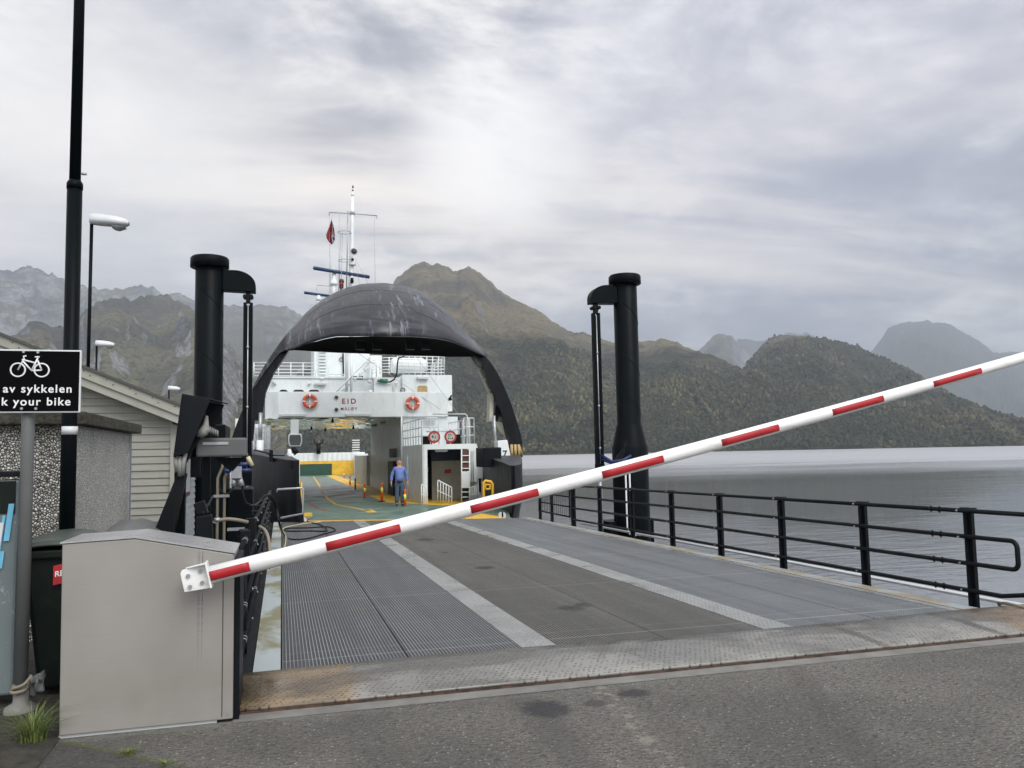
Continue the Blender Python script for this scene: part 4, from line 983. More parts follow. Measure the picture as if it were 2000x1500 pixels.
b = MB(); pts = [P(404, 812, Y+.12), P(402, 830, Y+.12), P(398, 843, Y+.12), P(388, 850, Y+.12)]
b.tube(pts, [.012, .03, .05, .045], 14)
b.tube([P(384, 851, Y+.12), P(398, 842, Y+.12), P(410, 838, Y+.12)], [.028, .045, .04], 14)
for k in range(6):
    u0 = 407+k*3.6; v0 = 839+k*1.5; b.lathe(tuple(P(u0, v0, Y+.12)), [(.024, -.006), (.046-.002*k, 0), (.024, .007)], 16, 'x')
b.build('rubber_gaiter', K['rubber'], g)
b = MB(); a_ = P(384, 893, Y+.3); c_ = P(483, 855, Y+.3)
b.box(a_.x, c_.x, Y+.2, Y+.42, a_.z, c_.z); b.build('steel_housing', K['greyp'], g, bevel=.02)
b = MB(); a_ = P(396, 869, Y+.2); c_ = P(446, 863, Y+.2); b.box(a_.x, c_.x, Y+.192, Y+.199, a_.z, c_.z); b.build('slot_plate', K['galv'], g)
b = MB(); b.box(-1.02, -.92, Y+.35, Y+.45, 0, 1.74); b.box(-.75, -.68, Y+.3, Y+.36, 0, 1.74); b.build('support_post', K['tower'], g)
b = MB(); b.prism([tuple(P(418, 894, Y+.3)), tuple(P(478, 894, Y+.3)), tuple(P(455, 920, Y+.3)), tuple(P(449, 920, Y+.3))], (0, .03, 0)); b.build('gusset', K['tower'], g)

# lower dark tower base and machinery
g = thing('hydraulic_unit', 'black hydraulic unit with pipes and blue valves in front of the lifting tower', 'hydraulic unit', (-.9, 12, 0))
b = MB(); a_ = P(395, 895, 13.0); c_ = P(440, 895, 13.0); b.box(a_.x, c_.x, 13.0, 14.2, -.5, a_.z+.5)
b.box(c_.x+.002, P(492, 900, 13).x, 13.4, 14.2, -.5, 1.25); b.build('housing', K['tower'], g, bevel=.02)
b = MB(); b.box(P(445, 900, 12.6).x, P(500, 900, 12.6).x, 12.6, 12.66, .68, .72); b.build('shelf_edge', K['galv'], g)
b = MB()
for dx in (0, .075):
    x = P(432, 980, 10).x+dx-.04
    b.tube([(x+.06, 10, 1.70), (x+.05, 10, 1.62), (x, 10, 1.5), (x, 10, .75), (x-.02, 10, .6), (x-.02, 10, .3), (x-.08, 10, .05)], .016, 8)
b.build('pipe', K['hose'], g)
b = MB(); x = P(432, 980, 10).x; b.box(x-.08, x+.09, 9.97, 9.99, 1.28, 1.31); b.build('pipe_clamp', K['galv'], g)
for (x0, y0_, x1, y1) in ((438, 906, 450, 906), (438, 919, 452, 919), (466, 908, 488, 905), (466, 918, 492, 918)):
    b = MB(); b.tube([P(x0, y0_, 9.9), P((x0+x1)/2, (y0_+y1)/2+1, 9.9), P(x1, y1, 9.9)], [.022, .03, .02], 10); b.build('valve_handle', K['bluev'], g)
b = MB(); a_ = P(462, 925, 9.7); b.box(a_.x-.055, a_.x+.055, 9.65, 9.75, a_.z-.05, a_.z+.08); b.tube([P(457, 935, 9.7), P(456, 950, 9.7)], .025, 10); b.tube([P(468, 932, 9.7), P(472, 949, 9.7)], [.026, .034], 10); b.build('connector', K['galv'], g)
b = MB(); b.tube([P(484, 892, 9.6), P(488, 900, 9.6), P(493, 910, 9.6)], .024, 10); b.build('hand_lamp', K['hosey'], g)
b = MB(); b.tube([P(473, 949, 9.7), P(475, 965, 9.7), P(480, 980, 9.7), P(488, 986, 9.7), P(498, 986, 10.5), P(510, 977, 12), P(522, 967, 15), P(530, 964, 17)], .011, 8, sm=True)
b.tube([P(457, 949, 9.7), P(450, 962, 9.7), P(440, 965, 9.7), P(432, 960, 9.7), P(428, 950, 9.7)], .009, 8)
b.build('lead', K['cable'], g)
g = thing('control_boxes', 'two small black control boxes on stalks, one tilted, behind the steel cabinet', 'control box', (-.95, 8, 0))
b = MB(); A = [P(377, 985, 8.2), P(398, 978, 8.2), P(406, 1002, 8.2), P(384, 1006, 8.2)]; b.prism([tuple(v) for v in A], (0, .12, 0)); b.build('tilted_box', K['black'], g, bevel=.006)
b = MB(); A = [P(382, 1010, 8), P(413, 1006, 8), P(415, 1056, 8), P(382, 1056, 8)]; b.prism([tuple(v) for v in A], (0, .14, 0)); b.build('upright_box', K['black'], g, bevel=.006)
b = MB(); q_ = P(398, 1040, 8.07); b.box(q_.x-.02, q_.x+.02, 8.05, 8.09, 0, q_.z-.02); b.tube([P(396, 1004, 8.15), P(404, 990, 8.4), P(415, 970, 8.8)], .012, 8); b.build('stalk', K['black'], g)
b = MB(); b.tube([P(418, 1016, 8.1), P(430, 1015, 8.1)], .022, 10); b.tube([P(414, 1020, 8.1), P(422, 1020, 8.1)], .014, 10); b.build('tap', K['galv'], g)
g = MB(); g.tube([P(428, 1016, 8.1), P(445, 1014, 8.1), P(465, 1016, 8.1), P(484, 1020, 8.15)], .018, 10, sm=True); g.tube([P(507, 1028, 8.0), P(518, 1036, 7.9), P(525, 1055, 7.8), P(527, 1085, 7.7), P(526, 1110, 7.6)], .014, 10, sm=True)
o = g.build('hose', K['hose']); tag(o, 'tan hose running from the tap through the railing near the steel cabinet', 'hose')
g = thing('black_brackets', 'square black plates fixed to a low post against the railing near the steel cabinet', 'bracket', (-.5, 7.8, 0))
b = MB(); A = [P(484, 1012, 8.2), P(499, 1012, 8.2), P(499, 1050, 8.2), P(484, 1050, 8.2)]; b.prism([tuple(v) for v in A], (0, .05, 0)); b.build('plate', K['black'], g, bevel=.004)
b = MB(); A = [P(469, 1037, 7.7), P(488, 1036, 7.7), P(488, 1085, 7.7), P(469, 1085, 7.7)]; b.prism([tuple(v) for v in A], (0, .05, 0)); b.build('plate', K['black'], g, bevel=.004)
b = MB(); b.tube([P(479, 1080, 7.75), (P(479, 1080, 7.75).x, 7.75, 0)], .02, 8); b.build('stalk', K['black'], g)
g = thing('black_bollard', 'bent black pipe vent standing in front of the shed wall', 'vent pipe', (-1.15, 9.5, 0))
q_ = P(341, 1015, 9.5)
b = MB(); b.tube([(q_.x-.09, 9.5, q_.z-.02), (q_.x-.05, 9.5, q_.z+.035), (q_.x-.01, 9.5, q_.z+.02), (q_.x, 9.5, q_.z-.06), (q_.x, 9.5, 0)], .033, 12); b.build('pipe', K['tower'], g)
b = MB(); rows = []
for i in range(11):
    rows.append([(-1.65+i*.06, 8.2+j*.12, .86+.30*abs(math.sin(math.pi*i/10))**.4*math.sin(math.pi*(j+1)/8)**.5+.04*noise.noise((i*.9, j*.9, 4))) for j in range(7)])
b.grid(rows); o = b.build('grey_tarpaulin', K['greyp'], fix=False, solid=.01); o.location.z = .0
tag(o, 'crumpled grey cover showing above the lid of the steel cabinet', 'cover')
b = MB(); b.box(-1.60, -1.10, 8.30, 8.85, 0, .89); b.build('block', K['concrete'], o)

# ------------------------------------------------------------------ cables on the ramp
def onramp(px, py, dz=.0):
    dd = cf*F+cr*(px-1000)-cu*(py-750); n_ = Vector((0, SL, 1.)); t = (.05+SL*6.2+dz-H)/dd.dot(n_); return Vector((0, 0, H))+dd*t
g = MB(); pts = [P(505, 978, 12), P(520, 968, 12.2), P(532, 972, 12.4), P(540, 995, 12.6), P(548, 1030, 12.8)]
pts += [onramp(x, y, .015) for x, y in ((556, 1045), (568, 1053), (600, 1052), (632, 1043), (655, 1036), (640, 1029), (600, 1031), (562, 1032), (560, 1037), (610, 1037), (638, 1037), (628, 1026), (600, 1018), (610, 1012))]
g.tube(pts, .017, 8, sm=True); o = g.build('black_cable', K['cable']); tag(o, 'thick black cable lying in loops on the blue grey grating near the ferry', 'cable')
g = MB(); g.tube([onramp(x, y, .015) for x, y in ((628, 1019), (600, 1022), (572, 1027), (556, 1031), (552, 1036), (558, 1048), (556, 1068), (550, 1095))], .016, 8, sm=True)
o = g.build('yellow_hose', K['hosey']); tag(o, 'thin cream yellow hose lying along the pale side plate of the ramp', 'hose')
# ------------------------------------------------------------------ the ferry
DZ = -.15; XC = 3.7
FE = thing('ferry', 'white and black car ferry with its black bow visor raised over a green car deck', 'ferry', (XC, 25, WZ))
def pr(pts, Y, th, name, mt, par=None, **k):
    b = MB(); b.prism([tuple(P(x, y, Y)) for x, y in pts], (0, th, 0)); return b.build(name, mt, par or FE, **k)
def prect(x0, y0, x1, y1, Y, th): # axis-aligned box between two surveyed corners on plane Y
    a, c_ = P(x0, y0, Y), P(x1, y1, Y); b = MB(); b.box(min(a.x, c_.x), max(a.x, c_.x), Y, Y+th, min(a.z, c_.z), max(a.z, c_.z)); return b
# deck
b = MB(); b.prism([(.62, 25.0, DZ-.12), (6.35, 22.95, DZ-.12), (7.0, 25.5, DZ-.12), (7.6, 31, DZ-.12), (8.8, 36, DZ-.12), (8.8, 87, DZ-.12), (-1.4, 87, DZ-.12), (-1.4, 36, DZ-.12), (-.2, 31, DZ-.12), (.4, 25.6, DZ-.12)], (0, 0, .12)); b.build('car_deck', K['deck'], FE)
b = MB(); b.prism([(.60, 24.93, DZ-.13), (6.37, 22.87, DZ-.13), (6.42, 23.05, DZ-.13), (.65, 25.12, DZ-.13)], (0, 0, .136)); b.build('yellow_lip', K['yellowp'], FE)
b = MB(); b.prism([(4.9, 23.6, DZ), (6.2, 23.1, DZ), (5.75, 26.2, DZ), (4.9, 26.9, DZ)], (0, 0, .03)); b.build('yellow_flap', K['yellowp'], FE, bevel=.008)
def deckline(pts, w_, mt=K['yellowp'], z=.004):
    b = MB(); n_ = len(pts); Lp = []
    for i, (x, y) in enumerate(pts):
        a = pts[max(0, i-1)]; c_ = pts[min(n_-1, i+1)]; dx, dy = c_[0]-a[0], c_[1]-a[1]; l_ = math.hypot(dx, dy); nx, ny = -dy/l_*w_/2, dx/l_*w_/2
        Lp.append((b.bm.verts.new((x-nx, y-ny, DZ+z)), b.bm.verts.new((x+nx, y+ny, DZ+z))))
    for A_, B_ in zip(Lp, Lp[1:]): b.face([A_[0], A_[1], B_[1], B_[0]])
    return b.build('deck_marking', mt, FE, fix=False)
def od(px, py): dd = cf*F+cr*(px-1000)-cu*(py-750); t = (DZ-H)/dd.z; return (dd*t).x, (dd*t).y
deckline([od(612, 931), od(622, 945), od(630, 962), od(641, 975), od(655, 985), od(690, 992), od(722, 998)], .11)
deckline([od(718, 996), od(728, 1001)], .30)
deckline([od(600, 980), od(618, 992), od(640, 998)], .09, K['red'])
b = MB(); b.prism([(3.95, 33.5, DZ), (5.2, 31.0, DZ), (5.2, 84, DZ), (4.3, 84, DZ)], (0, 0, .005)); b.build('walkway_marking', K['yellowp'], FE)
b = MB(); b.prism([(5.0, 31.4, DZ), (5.6, 30.2, DZ), (6.9, 29.8, DZ), (7.0, 36, DZ), (5.3, 36, DZ)], (0, 0, .006)); b.build('threshold_marking', K['yellowp'], FE)
# hull, both sides
OUT = [(6.98, 24.6), (7.25, 25.0), (7.62, 26.0), (8.10, 27.6), (8.66, 29.6), (9.15, 32), (9.35, 36), (9.4, 45), (9.4, 75), (9.0, 88)]
INN = [(6.90, 24.75), (6.95, 25.3), (7.05, 26.2), (7.2, 27.8), (7.4, 29.6), (7.7, 32), (8.6, 36), (8.8, 45), (8.8, 75), (8.5, 87.5)]
def topz(y, s): return (1.32 if s > 0 else 1.62)+min(1, (y-24.6)/7)*(.36 if s > 0 else .4)
for s in (1, -1):
    f = (lambda x: x) if s > 0 else (lambda x: 2*XC-x)
    rows = [[], [], [], [], [], []]
    for (xo, yo), (xi, yi) in zip(OUT, INN):
        tz = topz(yo, s); ins = .9*max(0, 1-(yo-24.6)/9)
        rows[0].append((f(xo-ins*.9), yo+ins*.8, WZ-1.5)); rows[1].append((f(xo-ins*.35), yo+ins*.3, -.9)); rows[2].append((f(xo), yo, .2)); rows[3].append((f(xo), yo, tz))
        rows[4].append((f(xi), yi, tz)); rows[5].append((f(xi), yi, -.4))
    b = MB(); b.grid(rows[:4]); b.grid([rows[4], rows[5]]); b.poly([r_[0] for r_ in rows][::1]); b.build('hull_side', K['hull'], FE)
    b = MB(); b.grid([[(p0[0], p0[1], p0[2]+.005) for p0 in rows[3]], [(p0[0], p0[1], p0[2]+.005) for p0 in rows[4]]], smooth=False); b.build('bulwark_top', K['hulltop'], FE, solid=.02)
b = MB(); b.box(.44, .52, 24.9, 25.0, DZ, 1.60); b.build('white_edge', K['white2'], FE)
b = MB(); b.tube([(f(x), y, -1.75) for (x, y) in OUT[:7]] if False else [(x+.02, y-.02, -1.1) for (x, y) in OUT[:6]], .06, 8); b.build('rubbing_strake', K['lampw'], FE)
# fittings on the left bulwark top
b = MB(); b.tube([P(498, 879, 28), P(520, 884, 27), P(533, 890, 26.5)], .03, 6); b.tube([P(525, 889, 26), P(556, 890, 26)], .02, 6); b.box(P(531, 0, 26).x, P(538, 0, 26).x, 26, 26.2, 1.6, 1.95)
b.build('bulwark_fitting', K['black'], FE)
prect(566, 901, 577, 915, 24.8, .15).build('black_block', K['black'], FE)
# visor dome
def resample(pts, n_):
    d_ = [0]
    for a, c_ in zip(pts, pts[1:]): d_.append(d_[-1]+math.hypot(c_[0]-a[0], c_[1]-a[1]))
    o_ = []
    for i in range(n_+1):
        t = d_[-1]*i/n_; k = 0
        while k < len(d_)-2 and d_[k+1] < t: k += 1
        u = (t-d_[k])/(d_[k+1]-d_[k]); o_.append(tuple(pts[k][j]+(pts[k+1][j]-pts[k][j])*u for j in (0, 1)))
    return o_
Tt = [(496, 753), (512, 722), (533, 690), (552, 663), (573, 638), (598, 611), (626, 588), (650, 574), (676, 563), (707, 555), (750, 553), (793, 559), (812, 565), (827, 572), (858, 597), (880, 616), (899, 638), (923, 665), (947, 694)]
Ll = [(497, 757), (520, 722), (548, 688), (576, 681), (595, 673), (614, 667), (635, 661), (657, 657), (700, 656.5), (750, 657), (800, 657), (827, 658.5), (852, 661), (874, 665), (890, 670), (905, 676), (925, 685), (947, 696)]
N_ = 60; TT = resample(Tt, N_); LL = resample(Ll, N_)
def yb(x): u = min(1, max(0, (x-552)/(947-552))); return 4.0*math.sin(math.pi*u)**.8
rows = []
NV = 14
for j in range(NV+1):
    v = j/NV; row = []
    for i in range(N_+1):
        x = LL[i][0]+(TT[i][0]-LL[i][0])*v; y = LL[i][1]+(TT[i][1]-LL[i][1])*(v**.92)
        Y = 31-yb(LL[i][0]*(1-v*.3)+TT[i][0]*v*.3)*(math.cos(v*math.pi/2)**.85)
        row.append(P(x, y, Y))
    rows.append(row)
rows.append([p_+Vector((0, 2.2, -.25)) for p_ in rows[-1]])
b = MB(); b.grid(rows); vis = b.build('bow_visor', K['visor'], FE, solid=.03, fix=True)
# knuckle seams welded over the shell
def seam(pts):
    b = MB(); q_ = []
    for (i, j) in pts: q_.append(rows[j][i]+Vector((0, -.012, .008)))
    b.tube(q_, .012, 6); b.build('plate_seam', K['visor'], vis)
seam([(i, int(round(3+9*abs(math.sin(math.pi*(i/60)))**.5*(.55)))) for i in range(6, 56)])
for i in (20, 32, 43): seam([(i, j) for j in range(1, NV)])
seam([(i, 12) for i in range(14, 50)])
LY = lambda p_: 31-yb(p_[0])
U = resample([(548, 686), (576, 684), (620, 687), (657, 689), (750, 692), (830, 695), (874, 697), (920, 697), (947, 696)], N_)
i0 = min(range(N_+1), key=lambda i: abs(LL[i][0]-552))
lo = [P(LL[i][0], LL[i][1]+1, LY(LL[i])+.02) for i in range(i0, N_+1)]; m_ = len(lo)
upp = [P(*U[int(i*N_/(m_-1))], 31.05) for i in range(m_)]
b = MB(); rws = []
for t in (0, .25, .5, .75, 1):
    rws.append([lo[i].lerp(upp[i], t)+Vector((0, 0, .25*math.sin(math.pi*t)*math.sin(math.pi*i/(m_-1)))) for i in range(m_)])
b.grid(rws); b.build('visor_underside', K['inner'], FE, fix=False)
for x in (704, 737, 802, 833):
    b = MB(); a = P(x, 675, 29.2); b.box(a.x-.16, a.x+.16, 29.2, 29.35, a.z-.14, a.z+.12); b.build('underside_rib', K['black'], FE)
pr([(564, 684), (535, 727), (519, 765), (514, 800), (510, 819), (497, 821), (494, 860), (451, 862), (456, 845), (466, 818), (479, 788), (496, 754), (520, 722), (548, 687)], 31.1, .8, 'visor_leg', K['hull'])
RL_ = [(947, 694), (960, 710), (973, 730.5), (983, 751), (991.6, 772), (1000, 792), (1006, 812), (1012, 830), (1017, 849), (1021, 868), (994, 868), (993, 853), (987, 829), (978.5, 803), (967.5, 774), (953, 739), (940, 708), (930, 697)]
pr(RL_, 31.1, .8, 'visor_leg', K['hull'])
b = MB()   # pale frame ladder along the inside of the right leg
A_ = [(921, 697), (934, 720), (944, 741), (953, 762), (961, 780)]; B_ = [(934, 700), (945, 720), (953, 741), (961, 762), (969, 778)]
b.tube([P(x, y, 31.5) for x, y in A_], .055, 6); b.tube([P(x, y, 31.5) for x, y in B_], .055, 6)
for i in (0, 1, 2, 3, 4): b.tube([P(*A_[i], 31.5), P(*B_[i], 31.5)], .05, 6)
b.build('leg_frame', K['cream'], FE)
pr([(957, 768), (964, 768), (963, 824), (956, 823)], 31.4, .5, 'leg_bracket', K['cream'])
pr([(968, 790), (975, 800), (973, 824), (966, 824)], 31.5, .3, 'leg_bracket', K['black'])
pr([(966, 822), (984, 826), (993, 850), (993, 866), (988, 868), (985, 852), (978, 845)], 31.5, .25, 'leg_gusset', K['cream'])
b = MB(); b.tube([P(964.5, 812, 31.2), P(968, 880, 31.2)], .07, 12); b.tube([P(509, 806, 31.0), P(508, 862, 31.0)], .065, 12); b.build('visor_cylinder', K['galv'], FE)
b = MB(); b.tube([P(508, 860, 31.0), P(507, 900, 31.0)], .13, 14); b.build('cylinder_sleeve', K['white2'], FE)
g_ = pr([(972, 861), (991, 859), (998, 893), (973, 896)], 30.6, .6, 'hinge_cover', K['white2'], bevel=.02)
q_ = P(986, 887, 30.59); text('number', '7', .36, K['tblk'], g_, face_m((q_.x, 30.59, q_.z)), offset=.006)
prect(944, 874, 980, 912, 28.6, 1.2).build('black_locker', K['black'], FE, bevel=.03)
pr([(996, 868), (1021, 868), (1021, 893), (996, 894)], 31.2, .7, 'rusty_hinge', K['rust'])
b = MB(); 
for x in (999, 1006, 1013): b.tube([P(x, 868, 31.12), P(x+1, 893, 31.12)], .06, 8)
b.tube([P(1014, 892, 31.1), P(1017, 874, 31.1), P(1020, 890, 31.1)], .05, 6)
b.build('hinge_fitting', K['tan'], FE)

# bridge front, Y=37
BY = 37.0
a = P(543, 763.5, BY); c_ = P(874, 767, BY); e = P(875, 814, BY); h_ = P(543, 815, BY)
FZ1, FZ0 = (a.z+c_.z)/2, (e.z+h_.z)/2
X0f, X1f = a.x, c_.x
b = MB(); b.box(X0f, X1f, BY, BY+.12, FZ0, FZ1); b.build('bridge_front', K['white'], FE, bevel=.02)
w0 = P(518, 763.5, BY+.5)
b = MB(); b.prism([(X0f, BY+.001, FZ0-.06), (X0f, BY+.12, FZ0-.06), (w0.x, BY+.62, FZ0-.06), (w0.x, BY+.5, FZ0-.06)], (0, 0, FZ1-FZ0+.06)); b.build('bridge_wing', K['white'], FE)
# deck house behind the fascia
UY = BY+1.6
z739 = P(600, 739, UY).z; z733 = P(820, 733, UY).z
b = MB(); b.box(P(526, 0, UY).x, P(780, 0, UY).x, UY, UY+9, FZ0+.3, z739); b.build('deckhouse_wall', K['white'], FE)
b = MB(); b.box(P(727, 0, UY-.3).x, P(780, 0, UY-.3).x, UY-.3, UY-.01, FZ0+.3, P(727, 737, UY-.3).z); b.build('deckhouse_wall', K['white2'], FE)
b = MB(); b.box(P(780, 0, UY-.5).x+.002, P(873, 0, UY-.5).x, UY-.5, UY+8, FZ0+.3, P(820, 732, UY-.5).z); dh = b.build('deckhouse_wall', K['white'], FE)
b = MB(); b.box(P(522, 0, UY).x, P(782, 0, UY).x, UY-.06, UY+9.1, z739+.002, z739+.06); b.build('deckhouse_roof', K['white2'], FE)
# forward floor between fascia and deckhouse plus car deck ceiling
b = MB(); b.box(w0.x, X1f, BY+.65, BY+14.2, FZ0+.005, FZ0+.28); b.build('bridge_floor', K['white2'], FE)
b = MB(); b.grid([[(w0.x+.02+(5.27-w0.x)*i/70, BY+.125+13.9*j/70, FZ0-.05+.06*noise.fractal(Vector((i*.16, j*.19, 3.0)), .8, 2.0, 3)) for i in range(71)] for j in range(71)]); b.build('tunnel_ceiling', K['ceil'], FE)
def window(x0, y0, x1, y1, Y, mt, par, r_=.35, nm='window'):
    a, c_ = P(x0, y0, Y), P(x1, y1, Y); xx0, xx1, zz0, zz1 = a.x, c_.x, c_.z, a.z; rr = min(xx1-xx0, zz1-zz0)*r_; pts = []
    for (cx_, cz_, a0) in ((xx1-rr, zz1-rr, 0), (xx0+rr, zz1-rr, 90), (xx0+rr, zz0+rr, 180), (xx1-rr, zz0+rr, 270)):
        for k in range(5): an = R(a0+k*22.5); pts.append((cx_+rr*math.cos(an), Y, cz_+rr*math.sin(an)))
    b = MB(); b.prism([(cxx+(.04 if cxx > (xx0+xx1)/2 else -.04), Y+.002, czz+(.04 if czz > (zz0+zz1)/2 else -.04)) for cxx, _, czz in pts], (0, .02, 0)); wf = b.build(nm, K['white2'], FE)
    b = MB(); b.prism([(x, y-.006, z) for x, y, z in pts], (0, .02, 0)); b.build('pane', mt, wf); return wf
for x0, x1 in ((545.5, 562), (572.5, 594), (602.5, 624)): window(x0, 761, x1, 776, UY-.03, K['glass'], FE)
window(815, 753, 835, 773.5, UY-.53, K['tan'], FE, .2)
for (x, y) in ((657, 776), (657, 800)):
    q_ = P(x, y, BY); b = MB(); b.lathe((q_.x, BY-.05, q_.z), [(.09, 0), (.095, .04), (.095, .06)], 18, 'y'); o = b.build('porthole_lamp', K['galv'], FE)
    b = MB(); b.lathe((q_.x, BY-.065, q_.z), [(.03, 0), (.068, .012)], 18, 'y'); b.build('lens', K['glass'], o)
q_ = P(681.5, 784, BY); text('lettering', 'EID', .32, K['tred'], FE, face_m((q_.x, BY-.006, q_.z)), spacing=1.45, offset=.006)
q_ = P(681.5, 798.7, BY); text('lettering', 'MÅLØY', .18, K['tred'], FE, face_m((q_.x, BY-.006, q_.z)), spacing=1.35, offset=.001)
q_ = P(522, 798, BY+.4); text('lettering', 'fjord', .12, K['bluev'], FE, face_m((q_.x+.08, BY+.40, q_.z), (1, -.55, 0))) if False else None
def flood(x0, y0, x1, y1, Y, par=None):
    a, c_ = P(x0, y0, Y), P(x1, y1, Y); b = MB(); b.prism([(a.x, Y-.16, a.z), (c_.x, Y-.16, a.z), (c_.x-.04, Y-.16, c_.z), (a.x+.04, Y-.16, c_.z)], (0, .155, 0)); b.build('floodlight', K['lampw'], FE, bevel=.015)
flood(546, 808.5, 598, 813.5, BY); flood(674, 808, 724, 813, BY); flood(614, 747.5, 638, 752, UY-.02); flood(814, 736, 837, 741, UY-.52); flood(829, 815.5, 854, 820, BY)
b = MB(); q_ = P(604, 749, UY); b.lathe((q_.x, UY-.2, q_.z), [(.03, 0), (.07, .1), (.05, .2)], 12, 'y'); q_ = P(628, 741, UY); b.lathe((q_.x, UY-.05, q_.z), [(.05, 0), (.06, .05), (.02, .09)], 12); b.build('horn', K['white2'], FE)
b = MB(); b.tube([P(533, 748, UY-.08), P(537, 746, UY-.08)], .12, 10); b.build('lamp_bracket', K['lampw'], FE)
# green hose reel box and cable
b = MB(); b.tube([P(737, 744, UY-.42), P(743, 743, UY-.42)], .06, 10); b.tube([P(743, 743.5, UY-.42), P(757, 744, UY-.42)], .10, 12); b.build('green_pump', K['greenm'], FE)
b = MB(); b.tube([P(755, 746, UY-.42), P(762, 746, UY-.42), P(770, 741, UY-.6), P(775, 730, UY-.6), P(776, 712, UY-.6), P(778, 700, UY-.6), P(790, 696, UY-.6)], .035, 8); b.build('hose', K['cable'], FE)
b = MB(); b.tube([P(769, 769, UY-.36), P(769, 753, UY-.36), P(772, 748, UY-.36), P(778, 748, UY-.45)], .035, 8); b.tube([P(723, 768, UY-.4), P(723, 762, UY-.4)], .10, 8); b.tube([P(720, 748, UY-.4), P(724, 742, UY-.4)], .08, 8); b.build('vent_pipe', K['white2'], FE)
q_ = P(786.5, 762, UY-.52); b = MB()
b.tube([(q_.x+.105*math.cos(k*math.pi/10), UY-.51, q_.z+.105*math.sin(k*math.pi/10)) for k in range(20)], .014, 6, closed=True)
for k in range(4): an = k*math.pi/2+.3; b.tube([(q_.x+.03*math.cos(an), UY-.51, q_.z+.03*math.sin(an)), (q_.x+.1*math.cos(an), UY-.51, q_.z+.1*math.sin(an))], .012, 6)
b.build('handwheel', K['black'], FE)
b = MB(); b.tube([P(876, 780, BY), P(882, 779, BY)], .07, 8); b.tube([P(879, 777, BY), P(882, 772, BY)], .04, 6); b.build('side_lamp', K['black'], FE)
# roof railings
def rails(p0, p1, Y0, Y1, n_, post, name='roof_railing', r_=.022, mt=None):
    """p0/p1: (x, ytop, ybottom) at each end"""
    b = MB()
    for k in range(n_):
        t = k/(n_-.35); A_ = P(p0[0], p0[1]+(p0[2]-p0[1])*t, Y0); B_ = P(p1[0], p1[1]+(p1[2]-p1[1])*t, Y1); b.tube([A_, B_], r_, 6)
    for k in range(post):
        t = k/(post-1); A_ = P(p0[0]+(p1[0]-p0[0])*t, p0[1]+(p1[1]-p0[1])*t, Y0+(Y1-Y0)*t); B_ = P(p0[0]+(p1[0]-p0[0])*t, p0[2]+(p1[2]-p0[2])*t, Y0+(Y1-Y0)*t); b.tube([A_, B_], r_*1.25, 6)
    return b.build(name, mt or K['white2'], FE)
rails((496, 708, 738), (616, 709, 739), UY+.4, UY+.4, 5, 6)
rails((642, 731, 739), (672, 731, 739), UY+.1, UY+.1, 2, 3)
rails((742, 699, 731), (778, 698, 731), UY+2, UY+2, 6, 3); rails((776, 696, 731), (868, 697, 732), UY-.2, UY-.2, 6, 9)
rails((868, 697, 732), (842, 713, 732), UY-.2, UY+4, 5, 5)
# wheelhouse block, canister and stair
b = MB(); b.box(P(614, 0, UY+4).x, P(719, 0, UY+4).x, UY+4, UY+8.5, z739-.3, P(660, 640, UY+4).z); b.build('wheelhouse', K['white'], FE, bevel=.03)
b = MB(); b.box(P(720, 0, UY+3).x, P(742, 0, UY+3).x, UY+3, UY+4.5, z739-.3, P(730, 694, UY+3).z); b.build('vent_house', K['white2'], FE, bevel=.03)
b = MB(); q_ = P(630, 712, UY+3.9)
for k in range(9): b.box(q_.x-.17, q_.x+.17, UY+3.85, UY+3.99, q_.z-.5+k*.16, q_.z-.44+k*.16)
b.build('ladder', K['white2'], FE)
q_ = P(667, 702, UY+3.95); b = MB(); b.tube([(q_.x+.10*math.cos(k*math.pi/8), UY+3.95, q_.z+.10*math.sin(k*math.pi/8)) for k in range(16)], .025, 6, closed=True); b.build('emblem_ring', K['hose'], FE)
b = MB(); b.tube([P(670, 690, UY+3.9), P(671, 740, UY+3.9)], .04, 6); b.build('drain_pipe', K['black'], FE)
b = MB(); a = P(764, 714, UY+1); c_ = P(834, 714, UY+1); b.tube([a, a+Vector((.12, 0, 0)), c_-Vector((.25, 0, 0)), c_], [.30, .38, .38, .22], 20); b.build('raft_canister', K['white2'], FE)
b = MB()
b.tube([P(655, 768, UY-1), P(680, 741, UY-1), P(713, 708, UY-1), P(730, 708, UY-1)], .03, 8); b.tube([P(655, 776, UY-.6), P(725, 712, UY-.6)], .03, 8)
for k in range(6): b.tube([P(660+k*10, 768-k*10, UY-1), P(664+k*10, 776-k*10, UY-.7)], .02, 6)
for k in range(5): b.tube([P(727, 706+k*6, UY-.6), P(735, 700+k*6, UY-.5)], .02, 6)
b.tube([P(727, 704, UY-.6), P(726, 740, UY-.6)], .025, 6); b.tube([P(735, 698, UY-.5), P(735, 736, UY-.5)], .025, 6)
b.build('stair_rail', K['white2'], FE)
b = MB()
for k in range(5):
    for j in range(2): A_ = P(690+k*4, 734+j*5, UY-.35); b.box(A_.x, A_.x+.07, UY-.34, UY-.32, A_.z-.06, A_.z)
b.build('vent_grille', K['black'], FE)

